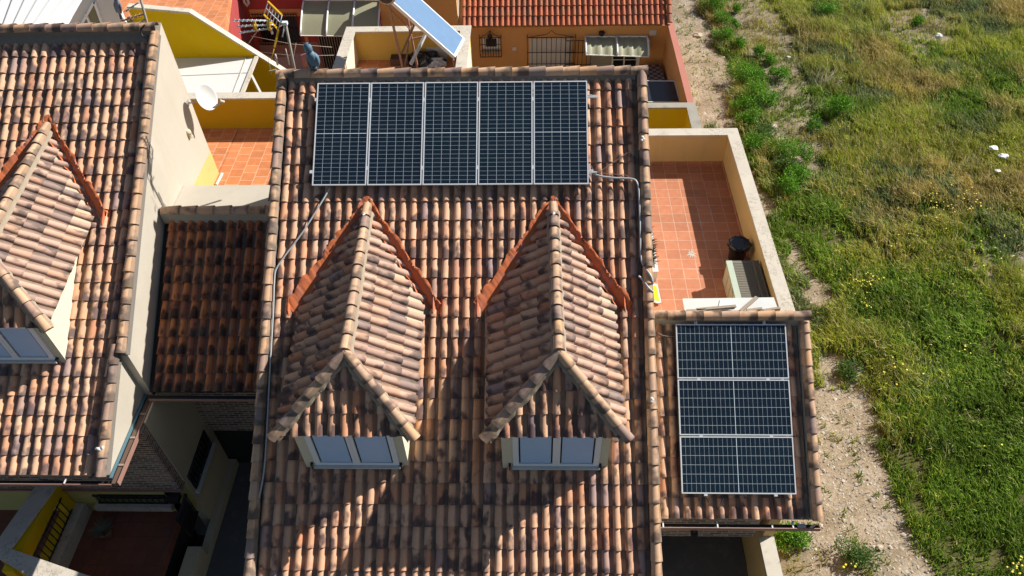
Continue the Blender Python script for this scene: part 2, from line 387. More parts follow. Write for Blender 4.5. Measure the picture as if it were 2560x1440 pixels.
# ------------------------------------------------------------------ solar panels
def solar_panel(x, s, o, across, down, portrait, label, group, clamps):
    base = rp(x, s, o)
    t = thing('solar_panel', rp(x+across/2, s+down/2, o-.035), label, 'solar panel', group)
    fr = MB(); fw = .022
    def bar(xa, xb, sa, sb):
        fr.obox(rp((xa+xb)/2, (sa+sb)/2, o-.017), (1,0,0), RB, RN, (xb-xa)/2, (sb-sa)/2, .019)
    bar(x, x+across, s, s+fw); bar(x, x+across, s+down-fw, s+down); bar(x, x+fw, s+fw, s+down-fw); bar(x+across-fw, x+across, s+fw, s+down-fw)
    fr.build('frame', M_ALU, t)
    g = MB(); m_ = .014
    a, b_, c, d = [rp(xx, ss, o-.004) for xx, ss in ((x+m_, s+down-m_), (x+across-m_, s+down-m_), (x+across-m_, s+m_), (x+m_, s+m_))]
    P = [a, b_, c, d]+[p-RN*.008 for p in (a, b_, c, d)]
    u = [(0,0),(1,0),(1,1),(0,1)] if portrait else [(0,0),(0,1),(1,1),(1,0)]
    g.add(P, [(0,1,2,3),(7,6,5,4),(0,4,5,1),(1,5,6,2),(2,6,7,3),(3,7,4,0)], u+u)
    g.build('cell_sheet', M_CELL, t)
    if clamps:
        for (cx, cs, dx, ds) in clamps:
            cm = MB(); cm.obox(rp(cx, cs, o-.02), (1,0,0), RB, RN, dx, ds, .02); cm.build('mounting_bracket', M_ALU, t)
    return t
PW, PH = 1.038, 2.094
top_l = ['leftmost solar panel of the five on the top row, nearest the grey pipe', 'second solar panel from the left in the top row of five',
         'middle solar panel of the top row of five', 'fourth solar panel from the left in the top row of five', 'rightmost solar panel of the top row, with bracket ends beside it']
for i in range(5):
    x = i*1.058; cl = []
    if i < 4: cl = [(x+PW+.01, .36, .012, .035), (x+PW+.01, 1.75, .012, .035)]
    else: cl = [(x+PW+.045, .30, .045, .012), (x+PW+.10, .335, .10, .010), (x+PW+.10, .305, .10, .008), (x+PW+.045, 1.82, .045, .012), (x+PW+.08, 1.855, .08, .01)]
    if i == 0: cl += [(-.02, .34, .02, .03), (-.03, 1.82, .03, .03)]
    solar_panel(x, 0, 0, PW, PH, True, top_l[i], 'five solar panels in a row near the ridge', cl)
AO = V((6.958, -3.496, -3.171)); a_s = -(AO.dot(RB)); a_o = AO.dot(RN)
low_l = ['uppermost solar panel of the three on the small right-hand roof', 'middle solar panel of the three on the small right-hand roof', 'lowest solar panel of the three on the small right-hand roof, above the gutter']
for i in range(3):
    s0 = a_s+i*1.058
    cl = [(AO.x+.40, s0-.012, .03, .012), (AO.x+1.70, s0-.012, .03, .012)]
    if i == 0: cl = [(AO.x+.40, s0-.045, .012, .045), (AO.x+1.70, s0-.045, .012, .045), (AO.x+.37, s0-.03, .008, .03), (AO.x+1.67, s0-.03, .008, .03)]
    if i == 2: cl += [(AO.x+.44, s0+PW+.02, .03, .02), (AO.x+1.72, s0+PW+.02, .03, .02)]
    solar_panel(AO.x, s0, a_o, PH, PW, False, low_l[i], 'three solar panels stacked on the side roof', cl)

# ------------------------------------------------------------------ dormer
def dormer(house, cx, dy, dz, hw=1.16, wall_hw=.93, left=False, oroof=-.10, ph0=-.563, wt=.2082):
    D = V((cx, dy, dz))
    A_ = D+V((0, -2.15, -1.44)); J = D+V((.04, -5.25, -1.86))
    TL = D+V((-hw, -6.22, -2.86)); TR = D+V((hw, -6.22, -2.86))
    wy = dy-6.08; wall = MB()
    mainz = lambda y: (oroof-.10-(-SA)*y)/CA if False else (y*SA+oroof-.10)/CA
    zt = TL.z+.0
    zf = mainz(wy)
    # body: side walls follow the eaves down into the roof
    y_b = dy-3.7; zb_t = TL.z+(6.22-3.7)*.1356-.03
    poly = [V((0, wy, zf-.1)), V((0, wy, zt-.02)), V((0, y_b, zb_t)), V((0, y_b+.2, mainz(y_b)-.1))]
    for sx in (-1, 1):
        xw = cx+sx*wall_hw
        wall.prism([V((xw, p.y, p.z)) for p in poly], (-sx*.12, 0, 0))
    wall.box((cx-wall_hw+.12, wy, zf-.1), (cx+wall_hw-.12, wy+.12, zt-.02))
    # gable filler under the hip
    wd = wall.build('dormer', M_CREAM if not left else M_CREAM, house)
    # side slopes
    for sx, T in ((-1, TL), (1, TR)):
        mb = MB()
        r = (J-A_); rd = r.normalized()
        e = (T-J); n = rd.cross(e).normalized()
        if n.z < 0: n = -n
        a = -rd if sx > 0 else rd
        b = n.cross(a).normalized()
        if b.z < 0: b = -b; 
        Ls = abs((T-A_).dot(b))
        O = A_ - a*0 - b*Ls - n*.03
        ncol = 24
        cols = range(-2, ncol) if sx < 0 else range(-ncol, 3)
        tile_field(mb, O, a, b, n, cols, range(-4, 1), c=Ls/4.05, h=.062, jit=1.3)
        hp = (T-J); hn = V((hp.y, -hp.x, 0)).normalized()
        if hn.y < 0: hn = -hn
        off = D+V((0, 0, 0))
        cl = [(J, hn), (V((0, 0, (oroof-.2)/CA)), RN)]
        rid = V((sx, 0, 0)); cl.append((A_, rid))
        mb.build('side_tiles', T_DORM if (sx > 0 or left) else T_MAIN, wd, clip=cl)
    # hip end
    mb = MB(); a = V((1, 0, 0)); e = (J-(TL+TR)/2); n = a.cross(e).normalized(); 
    if n.z < 0: n = -n
    b = n.cross(a).normalized(); Lh = (J-TL).dot(b)
    O = V((cx, TL.y, TL.z))-n*.03
    tile_field(mb, O, a, b, n, range(-7, 7), range(-4, 1), c=.385, h=.070)
    cl = []
    for T, sx in ((TL, -1), (TR, 1)):
        hp = (T-J); hn = V((hp.y, -hp.x, 0)).normalized()
        if hn.y > 0: hn = -hn
        cl.append((J, hn))
    mb.build('front_tiles', T_MAIN, wd, clip=cl)
    # board under the tiles
    u = MB(); dn = V((0, 0, -.07))
    u.add([A_+dn, J+dn, TR+V((-.06, .1, -.07)), TL+V((.06, .1, -.07)), D+V((1.12, -3.62, -2.44))+dn, D+V((-1.12, -3.62, -2.44))+dn], [(0, 1, 2, 4), (0, 5, 3, 1), (1, 3, 2)])
    u.build('roof_board', M_CREAMD, wd)
    c = MB()
    up = V((0, 0, 1))
    for T in (TL, TR):
        ext = (T-J).normalized()*.06
        caps(c, T+ext+up*.0, J+up*.03, up, L=.30, r0=.102, r1=.085)
    caps(c, J+up*.045, A_+V((0, .1, .03)), up, L=.30, r0=.102, r1=.085)
    c.build('ridge_caps', T_CAP, wd)
    mo = MB()
    for p, q in ((TL, J), (TR, J), (J, A_)):
        d = (q-p); L = d.length; d.normalize(); sd = d.cross(up).normalized(); rows = []
        k = int(L/.06)
        for i in range(k+1):
            pt = p.lerp(q, i/k); w1 = .108+random.uniform(-.014, .016); w2 = .108+random.uniform(-.014, .016)
            rows.append([pt-sd*(w1+.015)+up*-.05, pt-sd*(w1-.02)+up*.005, pt+sd*(w2-.02)+up*.005, pt+sd*(w2+.015)+up*-.05])
        ribbon(mo, rows)
    mo.build('mortar_bed', M_MORTB, wd)
    # painted flashing in the valleys
    fl = MB()
    onm = lambda x, y, o: V((x, y, (y*SA+o)/CA))
    for sx in (-1, 1):
        k = 90; rows = []; ap = V((cx, dy-1.86, 0)); ft = V((cx+sx*1.46, dy-3.62, 0)); out = V((sx*.77, .64, 0)); jr = 0
        for i in range(k+1):
            t = i/k; p = ap.lerp(ft, t); jr = jr*.8+random.uniform(-.007, .007)
            wob = .020*math.sin(t*17+cx)+.014*math.sin(t*43+sx*2+cx)+jr
            po = p+out*wob; wr = random.uniform(-.004, .004)
            g = p-out*.165; od = -.13 if sx > 0 else -.045
            if sx < 0: po = po+out*.025
            gi = p-out*(.235+.014*math.sin(t*31+cx)+jr)
            zp = A_.z-.1356*(A_.y-gi.y)-.751*abs(gi.x-cx)+.008+.015*math.sin(t*23+cx*3)+wr
            z0 = onm(0, gi.y, oroof-.15).z
            rows.append([onm(po.x, po.y, oroof-.004+.012*math.sin(t*k*.83)), onm(*(p-out*.03).xy, oroof+.008+wr*2), onm(*(p-out*.10).xy, oroof+od*.5+wr*2.5), onm(g.x, g.y, oroof+od), V((gi.x, gi.y, max(zp, z0)))])
        ribbon(fl, rows)
        rows = []
        for i in range(15):
            x = ft.x-sx*.16+sx*.17*i/14; ph = max(math.cos(2*math.pi*(x-ph0)/wt), -.2)
            ln = .20+.05*math.sin(i*1.1+cx)-.10*abs(i-7)/7
            rows.append([onm(x, ft.y+.10, oroof-.055+.062*ph), onm(x, ft.y-.04, oroof-.052+.066*ph), onm(x, ft.y-ln, oroof-.050+.066*ph)])
        ribbon(fl, rows)
    f = fl.build('flashing', M_FLASH, wd)
    # window
    wx = cx+.02; wh = .755; zb = zf+.14; zt2 = zt-.06; wyf = wy-.035
    fr = MB()
    def bar(x0, x1, z0, z1, d=0): fr.box((x0, wyf-d, z0), (x1, wy+.02, z1))
    bar(wx-wh, wx-wh+.10, zb, zt2); bar(wx+wh-.10, wx+wh, zb, zt2); bar(wx-wh+.10, wx+wh-.10, zb, zb+.07); bar(wx-wh+.10, wx+wh-.10, zt2-.08, zt2)
    bar(wx-.065, wx+.065, zb+.07, zt2-.08); bar(wx-.006, wx+.006, zb+.07, zt2-.08, .008)
    fr.build('window_frame', M_FRAME, wd)
    sill = MB(); sill.box((wx-wh-.02, wyf-.05, zb-.045), (wx+wh+.02, wy-.0, zb-.004)); sill.build('window_sill', M_WHITEB, wd)
    for x0, x1 in ((wx-wh+.10, wx-.065), (wx+.065, wx+wh-.10)):
        g = MB(); g.box((x0, wy-.002, zb+.07), (x1, wy+.01, zt2-.08)); g.build('window_recess', M_DARK, wd)
        sh = MB(); k = 26; rows = []
        for i in range(k*2+1):
            z = zb+.08+(zt2-.08-zb-.09)*i/(k*2); y = wy-.014-(.006 if i % 2 else 0)
            rows.append([V((x0+.028, y, z)), V((x1-.028, y, z))])
        ribbon(sh, rows); sh.build('roller_shutter', M_SHUT, wd)
    for sx in (-1, 1):
        hk = MB(); hx = cx+sx*(wall_hw-.13)-.0; hz = zf+.10
        hk.tube([(hx, wy, hz+.06), (hx, wy-.05, hz+.07), (hx, wy-.06, hz), (hx-.01, wy-.055, hz-.10)], .011, 6)
        hk.obox((hx, wy-.03, hz+.065), (1,0,0), (0,1,0), (0,0,1), .022, .03, .018)
        hk.build('shutter_hook', M_IRON, wd)
    mk = MB()
    if not left:
        for (ux, uy) in ((.0, 0), (.012, .022), (-.004, .04)):
            mk.lathe(A_+V((ux, -.22-uy, .148-.02)), [(.002, 0), (.022, .001), (.020, .006), (.003, .008)], 7)
        mk.build('paint_mark', M_WHITE, wd)

# ------------------------------------------------------------------ main house
H = thing('terraced_house', (2.8, -3.5, -8), 'large tiled house with two window dormers and five solar panels near its ridge', 'house')
hb = MB()
hb.prism([(-.62, .15, -8), (-.62, .15, -.35), (-.62, -7.9, -5.45), (-.62, -7.9, -8)], (.2, 0, 0))
hb.prism([(6.05, .15, -8), (6.05, .15, -.35), (6.05, -7.9, -5.45), (6.05, -7.9, -8)], (.2, 0, 0))
hb.box((-.42, .0, -8), (6.05, .15, -.35)); hb.box((-.42, -7.9, -8), (6.05, -7.75, -5.5))
hb.build('wall', M_CREAM, H)
sl = MB(); sl.obox(rp(2.8, 4.85, -.27), (1,0,0), RB, RN, 3.5, 4.95, .04)
roof = sl.build('roof', M_CREAMD, H)
def foot_poly(cx, dy): return [(cx, dy-1.93), (cx+1.40, dy-3.60), (cx+1.02, dy-3.9), (cx+.80, dy-5.9), (cx-.80, dy-5.9), (cx-1.02, dy-3.9), (cx-1.40, dy-3.60)]
def in_poly(x, y, P):
    r = False; n = len(P)
    for i in range(n):
        (x0, y0), (x1, y1) = P[i], P[(i+1) % n]
        if (y0 > y) != (y1 > y) and x < (x1-x0)*(y-y0)/(y1-y0)+x0: r = not r
    return r
FP = [foot_poly(1.06, 0), foot_poly(4.6, 0)]
def cullf(polys): return lambda p: any(in_poly(p.x, p.y, P) for P in polys)
def finef(x0, w, s0, c, cs, dy): return lambda i, j: any(abs(x0+w*i-cx) < 1.65 and -4.3 < -(s0+c*j)*CA-dy < -1.5 for cx in cs)
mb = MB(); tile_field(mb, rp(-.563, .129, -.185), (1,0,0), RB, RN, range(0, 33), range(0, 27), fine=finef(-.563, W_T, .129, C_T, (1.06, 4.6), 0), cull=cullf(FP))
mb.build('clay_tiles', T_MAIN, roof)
mb = MB()
for x in (-.745, 6.345):
    mb = MB(); caps(mb, rp(x, 9.86, -.10), rp(x, -.22, -.10), RN, L=.325); mb.build('verge_caps', T_CAP, roof)
mb = MB()
n = 22
for i in range(n):
    x0 = -.82+(6.46+.82)*i/n; x1 = -.82+(6.46+.82)*(i+1)/n
    cap(mb, V((x1, .27, .02)), V((x0, .27, .02)), (0, 0, 1), r0=.115, r1=.1)
mb.build('ridge_caps', T_CAP, roof)
mb = MB()
scallop_strip(mb, None, -.62, 6.22, -.30, -.10, -.13, -.563)
for x in (-.745, 6.345): mb.obox(rp(x, 4.8, -.17), (1,0,0), RB, RN, .088, 5.05, .075)
mb.box((-.8, .2, -.2), (6.42, .33, -.0))
mb.build('mortar_bed', M_MORTAR, roof)
for grp in (((1606, 342), (1609, 347), (1605, 350)), ((1629, 996), (1632, 1000), (1630, 1004))):
    mk = MB()
    for u_, v_ in grp: p = onroof(u_, v_, .02); mk.lathe(p-RN*.008, [(.003, 0), (.030, .002), (.024, .010), (.004, .012)], 7, axis=RN)
    mk.build('paint_mark', M_WHITE, roof)
dormer(H, 1.06, 0, 0)
dormer(H, 4.60, 0, 0)

# side roof (garage) on the right
AOF = -.79-.12-.055
mb = MB(); mb.prism([(6.3, -6.2, -5.5), (6.3, -3.2, -3.55), (6.3, -3.05, -3.55), (6.3, -3.05, -8), (6.3, -6.2, -8)][::-1], (.01, 0, 0))
ab = MB(); ab.box((8.78, -6.2, -8), (8.98, -3.05, -5.5)); ab.prism([(8.78, -6.2, -5.5), (8.78, -3.05, -5.5), (8.78, -3.05, -3.5)], (.2, 0, 0)); ab.box((6.25, -3.2, -8), (8.78, -3.05, -3.55))
ab.build('garage_wall', M_PEACH, H)
fb = MB(); fb.box((6.25, -6.2, -6.53), (8.6, -6.05, -5.42)); fw = fb.build('garage_front', M_BRICK, H)
gl = MB(); gp = at(1735, 1330, y=-6.28); gl.obox(gp, (1,0,0), (0,1,0), (0,0,1), .06, .08, .05); gl.tube([gp+V((0, .1, .03)), gp+V((0, -.05, .07))], .03, 6)
gl.build('wall_lamp', M_IRON, fw)
sl = MB(); sl.obox(rp(7.97, 6.40, AOF-.08), (1,0,0), RB, RN, 1.42, 1.88, .035)
gr = sl.build('garage_roof', M_CREAMD, H)
mb = MB(); tile_field(mb, rp(6.653, 8.261, AOF), (1,0,0), RB, RN, range(-1, 13), range(-9, 1), w=.2085, c=.3732)
mb.build('clay_tiles', T_MAIN, gr)
mb = MB(); caps(mb, rp(9.43, 8.28, AOF+.10), rp(9.43, 4.50, AOF+.10), RN, L=.325)
for i in range(9):
    x0 = 6.46+(9.53-6.46)*i/9; x1 = 6.46+(9.53-6.46)*(i+1)/9; pp = rp(0, 4.50, AOF+.15)
    if i == 0: mb.build('verge_caps', T_CAP, gr); mb = MB()
    cap(mb, V((x1, pp.y, pp.z)), V((x0, pp.y, pp.z)), (0, 0, 1), r0=.11, r1=.095)
mb.build('ridge_caps', T_CAP, gr)
mb = MB(); mb.obox(rp(9.42, 6.38, AOF+.03), (1,0,0), RB, RN, .09, 1.87, .07); pp = rp(0, 4.5, AOF+.1); mb.box((6.44, pp.y-.08, pp.z-.25), (9.5, pp.y+.08, pp.z+.04))
mb.build('mortar_bed', M_MORTL, gr)
gu = MB(); e0 = rp(0, 8.30, AOF)
gu.box((6.50, e0.y-.14, e0.z-.115), (9.50, e0.y-.125, e0.z-.02)); gu.box((9.485, e0.y-.125, e0.z-.10), (9.5, e0.y-.02, e0.z-.02))
gt = gu.build('gutter', M_SALMON, gr); gu = MB(); gu.box((6.50, e0.y-.125, e0.z-.115), (9.484, e0.y-.02, e0.z-.10)); gu.build('gutter_channel', M_DARK, gt)
for x in (6.62, 7.62, 8.62, 9.0): 
    k = MB(); k.box((x-.012, e0.y-.13, e0.z-.03), (x+.012, e0.y-.01, e0.z-.017)); k.build('gutter_bracket', M_WHITE, gt)
k = MB(); k.box((9.1, e0.y-.12, e0.z-.095), (9.24, e0.y-.03, e0.z-.04)); k.build('pipe_stub', M_WHITEB, gt)
# low wall with pale coping in front of the garage
w_ = MB(); w_.box((8.76, -10.2, -8), (8.94, -6.21, -6.55)); o = w_.build('boundary_wall', M_PEACH, base=(8.85, -8.2, -8)); tag(o, 'low peach boundary wall with broad pale top in front of the garage', 'wall')
k = MB(); k.box((8.70, -10.2, -6.548), (9.00, -6.21, -6.49)); k.build('coping', M_COPE, o)
k = MB(); k.tube([(8.735, -10.1, -6.62), (8.735, -6.25, -6.62)], .02, 8); k.build('pipe', M_SALMON, o)
k = MB(); k.box((6.26, -10.5, -7.999), (8.76, -3.2, -7.97)); tag(k.build('garage_floor', M_DRIVE), kind='structure')

# ------------------------------------------------------------------ conduits and cables on the roofs
def cable(name, px, o, r, mat, label, cat, z=None, n=10):
    pts = [onroof(u, v, oo if isinstance(oo, float) else o) for (u, v, *rest) in px for oo in [rest[0] if rest else o]]
    out = []
    for i in range(len(pts)-1):
        p0 = pts[max(i-1, 0)]; p1 = pts[i]; p2 = pts[i+1]; p3 = pts[min(i+2, len(pts)-1)]
        for k in range(4):
            t = k/4; out.append(.5*((2*p1)+(p2-p0)*t+(2*p0-5*p1+4*p2-p3)*t*t+(-p0+3*p1-3*p2+p3)*t**3))
    out.append(pts[-1]); b0 = pts[0]
    mb = MB(); mb.tube(out, r, n); return tag(mb.build(name, mat, base=b0), label, cat)
cable('conduit_pipe', [(826, 468, -.08), (800, 512), (757, 580), (712, 640), (691, 672), (686, 700), (683, 780), (676, 900), (670, 1020), (664, 1130), (658, 1190), (648, 1240), (634, 1275), (624, 1298), (620, 1312, -.12)], -.055, .015, M_PIPE, 'thin grey pipe running from the left solar panel down the left roof edge', 'pipe')
cable('conduit_pipe', [(1478, 430, -.06), (1500, 440), (1540, 445), (1580, 447), (1592, 456), (1597, 480), (1600, 560), (1602, 640), (1610, 665), (1626, 688, .03), (1632, 706, .0)], -.045, .018, M_PIPE, 'grey pipe leaving the right solar panel and going down beside the right verge', 'pipe')
cable('conduit_pipe', [(1596, 690), (1608, 700), (1620, 718, .03), (1633, 730, -.02)], -.045, .02, M_PIPE, 'short curved grey pipe crossing the right verge below the long one', 'pipe')
cable('loose_wire', [(1478, 432), (1500, 428), (1530, 408), (1560, 388), (1583, 370)], -.10, .006, M_RUST, 'thin brown wire straying from the right solar panel to the verge', 'wire')
cable('loose_wire', [(1476, 412), (1490, 430), (1540, 436), (1575, 446), (1590, 520), (1598, 620), (1590, 680)], -.10, .005, M_RUST, 'thin wire sagging along the right pipe', 'wire')
cable('loose_wire', [(1638, 822, -.85), (1655, 838, -.85), (1688, 842, -.86)], -.9, .006, M_WOOD, 'thin pale wire from the verge to the top small-roof panel', 'wire')
cable('loose_wire', [(1763, 1238, -.9), (1778, 1268, -.92), (1795, 1272, -.92), (1808, 1240, -.9)], -.92, .006, M_IRON, 'black wire loop hanging below the lowest small-roof panel', 'wire')

# ------------------------------------------------------------------ terrace on the right
FZ = -4.55
k = MB(); k.box((6.25, -3.05, FZ-.25), (9.25, 3.29, FZ)); tag(k.build('terrace_floor', M_TERR), kind='structure')
k = MB(); k.box((9.25, -3.05, -8), (9.47, 3.51, -3.64)); o = k.build('terrace_wall', M_PEACH, base=(9.36, .2, -8)); tag(o, 'long peach terrace wall with pale stained coping beside the field', 'wall', 'terrace walls')
k = MB(); k.box((9.21, -3.05, -3.638), (9.51, 3.55, -3.6)); k.build('coping', M_COPE, o)
k = MB(); k.box((6.25, 3.29, -8), (9.249, 3.51, -3.64)); o = k.build('terrace_wall', M_PEACH, base=(7.7, 3.4, -8)); tag(o, 'short peach terrace wall facing the camera at the far end of the red tiled terrace', 'wall', 'terrace walls')
k = MB(); k.box((6.25, 3.25, -3.638), (9.209, 3.55, -3.6)); k.build('coping', M_COPE, o)
k = MB(); k.box((6.27, 3.265, FZ), (9.24, 3.29, FZ+.08)); k.box((9.225, -3.0, FZ), (9.25, 3.265, FZ+.08)); k.build('skirting', M_TERR, o)
# bin
bp_ = at(1862, 652, z=FZ); bp_ = V((8.93, bp_.y+.02, FZ))
t = thing('rubbish_bin', bp_, 'round black rubbish bin lined with a shiny black bag by the terrace wall', 'bin')
k = MB(); k.lathe(bp_, [(.17, 0), (.175, .02), (.215, .50), (.225, .52), (.225, .54), (.20, .54)], 24); k.build('barrel', M_BLACK, t)
k = MB(); pr = []; n = 28; P = []; F = []
for i, (r, h) in enumerate(((.235, .43), (.245, .50), (.24, .555), (.20, .56), (.13, .50), (.05, .47), (.004, .475))):
    for a in range(n):
        q = 2*math.pi*a/n; w = .010*math.sin(a*3.1+i)+.014*random.random(); P.append(bp_+V((math.cos(q)*(r+w), math.sin(q)*(r+w), h+.012*math.sin(a*1.9+i*2))))
for i in range(6):
    for a in range(n): F.append((i*n+a, i*n+(a+1) % n, (i+1)*n+(a+1) % n, (i+1)*n+a))
k.add(P, F, smooth=True); M_BAG = plain('bin_bag', (.01, .01, .011), .12, var=.2); k.build('bag', M_BAG, t)
for sx in (-1, 1):
    k = MB(); k.tube([bp_+V((sx*.20, .06, .47)), bp_+V((sx*.27, .03, .50)), bp_+V((sx*.27, -.04, .50)), bp_+V((sx*.20, -.06, .47))], .014, 6); k.build('handle', M_BLACK, t)
# storage box: long, lid sloping, against the wall
b0 = at(1838, 745, z=FZ); 
sb = (8.60, -2.75, FZ)
t = thing('storage_box', (8.85, -1.95, FZ), 'beige garden storage box with dark ribbed lid beside the black bin', 'storage box')
x0, x1, y0, y1 = 8.52, 9.20, -2.72, -1.02; zt = FZ+.62
k = MB(); k.box((x0, y0, FZ+.01), (x1, y1, zt-.06))
for i in range(1, 6): k.box((x0-.012, y0+.05+i*.27-.012, FZ+.06), (x0, y0+.05+i*.27+.012, zt-.14))
k.build('body', M_BOXF, t)
k = MB(); k.box((x0-.03, y0-.03, zt-.058), (x0+.10, y1+.02, zt+.005)); k.obox((x0-.035, (y0+y1)/2, zt-.05), (1,0,0), (0,1,0), (0,0,1), .012, .04, .03); k.build('lid_rim', M_BOXG, t)
k = MB(); k.box((x0+.101, y0-.03, zt-.058), (x1+.0, y1+.02, zt+.0))
for i in range(34): yy = y0-.02+i*.05; k.box((x0+.11, yy, zt+.0005), (x1-.17, yy+.02, zt+.008))
k.box((x1-.16, y0-.03, zt+.0005), (x1-.12, y1+.02, zt+.03)); k.box((x1-.03, y0-.03, zt+.0005), (x1, y1+.02, zt+.02)); k.build('lid', M_BOXT, t)
t = MB(); q = V((8.60, -.84, FZ)); t.obox(q+V((0, 0, .2)), V((.25, 1, 0)).normalized(), (0, 0, 1), V((1, -.25, 0)).normalized(), .14, .19, .012); tag(t.build('dustpan', M_FLASH, base=q), 'red dustpan leaning beside the black bin', 'dustpan')
# white sheets and planks on the rear of the small roof
pb = rp(0, 4.5, AOF+.15); zw = pb.z-.08
def quad_board(name, px, z, th, mat, label, cat, tilt=0.0, group=None):
    P = [at(u, v, z=z+(tilt if i in (0, 1) else 0)) for i, (u, v) in enumerate(px)]
    k = MB(); k.prism(P, (0, 0, th)); c = sum(P, V())/len(P); return tag(k.build(name, mat, base=(c.x, c.y, z)), label, cat, group)
quad_board('white_sheet', [(1706, 748), (1934, 745), (1945, 776), (1712, 782)], zw-.12, .02, M_WHITEB, 'wide white sheet lying behind the ridge of the small roof', 'board')
quad_board('white_offcut', [(1800, 750), (1851, 760), (1845, 778), (1795, 774)], zw-.095, .012, M_WHITE, 'small bright white offcut lying on the wide white sheet', 'board')
def plank(p, q, z, w, label):
    a = at(*p, z=z); b = at(*q, z=z); k = MB(); k.beam(a, b, w, .03); c = (a+b)/2; tag(k.build('plank', M_WOOD, base=(c.x, c.y, c.z-.015)), label, 'plank', 'planks behind the small roof')
plank((1741, 774), (1840, 765), zw-.05, .06, 'long dark plank lying along the white sheet')
plank((1851, 778), (1892, 743), zw-.03, .07, 'pale plank lying crosswise over the white sheet')
plank((1866, 776), (1905, 771), zw-.04, .05, 'short plank between the pale crosswise one and the coping')
plank((1908, 776), (1950, 770), zw-.04, .05, 'short plank at the right end, nearest the stained coping')
plank((1716, 777), (1765, 775), zw-.05, .05, 'short plank at the left end of the white sheet')
# planter on the left edge of the terrace
pa = at(1640, 680, z=FZ+.3)
t = thing('planter', (6.93, -.1, FZ), 'white planter of brown spiky leaves beside the main roof edge', 'planter')
x0 = at(1636, 678, z=FZ+.32).x; ya = at(1636, 678, z=FZ+.32).y; yb = at(1628, 545, z=FZ+.32).y
x1p = at(1645, 678, z=FZ+.32).x
k = MB(); k.box((x0-.30, ya, FZ), (x1p, yb, FZ+.30)); k.box((x0-.30, ya-.02, FZ+.3005), (x1p+.01, ya+.08, FZ+.33)); k.box((x1p-.05, ya+.081, FZ+.3005), (x1p+.01, yb, FZ+.33)); k.build('trough', M_WHITE, t)
k = MB()
for i in range(170):
    y = ya+.25+random.random()*(yb-ya-.6); b0 = V((x1p-.16+random.uniform(-.06, .06), y, FZ+.3)); d = V((random.uniform(-.1, 1), random.uniform(-.5, .5), random.uniform(.3, 1))).normalized()*random.uniform(.14, .30); s_ = V((0, .010, 0))
    k.add([b0-s_, b0+s_, b0+d*.6+s_*.7, b0+d+V((.03, 0, -.02)), b0+d*.6-s_*.7], [(0, 1, 2, 3, 4)])
k.build('leaves', M_LEAFD, t)
# yellow and white sign board lying on the terrace
k = MB(); P = [at(u, v, z=FZ+.05) for u, v in ((1618, 708), (1643, 712), (1653, 758), (1645, 760), (1618, 752))]
k.prism(P, (0, 0, .03)); o = tag(k.build('sign_board', M_WHITE, base=(P[0].x+.1, P[0].y-.2, FZ+.05)), 'yellow board with white rim lying on the terrace beside the verge', 'board')
k = MB(); P = [at(u, v, z=FZ+.084) for u, v in ((1618, 712), (1641, 715), (1649, 753), (1618, 744))]; k.prism(P, (0, 0, .004)); k.build('face', M_YELS, o)
k = MB(); c0 = at(1729, 634, z=FZ+.003); P = []
for i in range(18):
    a = i/18*2*math.pi; r = (.13, .05, .10, .06, .15, .05)[i % 6]; P.append(c0+V((math.cos(a)*r*1.0, math.sin(a)*r*1.3, 0)))
k.add(P, [tuple(range(18))]); tag(k.build('paint_splash', M_COPE, base=c0), 'pale splash of dried paint on the sunlit terrace tiles', 'stain')

# ------------------------------------------------------------------ left house
LO = -.60-.055
L = thing('terraced_house', (-7.5, -2, -8), 'cream tiled house cut by the left frame edge, with one dormer in view', 'house')
lz = lambda y, o: (y*SA+o)/CA
k = MB()
k.prism([(-3.58, 1.78, -8), (-3.58, 1.78, lz(1.78, LO+.02)), (-3.58, -4.12, lz(-4.12, LO+.02)), (-3.58, -4.12, -8)], (-.25, 0, 0))
k.prism([(-3.74, -4.12, -8), (-3.74, -4.12, lz(-4.12, LO+.02)), (-3.74, -5.95, lz(-5.95, LO+.02)), (-3.74, -5.95, -4.72), (-3.74, -5.0, -4.72), (-3.74, -5.0, -8)], (-.2, 0, 0))
k.box((-12, 1.55, -8), (-3.83, 1.78, lz(1.7, LO)-.05))
lw = k.build('wall', M_CREAMG, L)
k = MB(); k.box((-3.83, .08, -3.6), (-3.572, 1.789, -2.93)); k.build('painted_base', M_PALEY, lw)
# brick front, cornice, ground floor
k = MB(); k.box((-9.0, -5.02, -6.95), (-3.50, -4.8, -4.7)); bf = k.build('brick_front', M_BRICK, L)
k = MB(); k.box((-9.0, -5.06, -7.0), (-3.47, -4.78, -6.951)); k.build('ledge', M_SALMON, bf)
k = MB(); k.box((-3.72, -4.79, -9.3), (-3.50, -3.2, -4.76)); k.build('wall_core', M_CREAMD, L)
k = MB()
k.box((-9.0, -5.0, -8), (-5.60, -4.8, -7.001)); k.box((-5.60, -5.0, -8), (-3.5, -4.8, -7.62)); k.box((-5.60, -5.0, -7.22), (-3.5, -4.8, -7.001)); k.box((-3.95, -5.0, -7.62), (-3.5, -4.8, -7.22))
lf = k.build('ground_floor_wall', M_PALEY, L)
k = MB(); k.box((-5.60, -4.9, -7.62), (-3.951, -4.82, -7.221)); k.build('window', M_GLASS, lf)
k = MB(); k.box((-5.65, -5.14, -7.75), (-3.90, -5.001, -7.58)); k.build('window_sill', M_COPE, lf)
k = MB()
for i in range(12): x = -5.5+i*.135; k.tube([(x, -5.03, -7.58), (x, -5.03, -7.24)], .012, 5)
for z in (-7.58, -7.26): k.box((-5.58, -5.045, z), (-3.97, -5.02, z+.03))
k.build('window_grille', M_IRON, lf)
lp = at(437, 1246, y=-5.1)
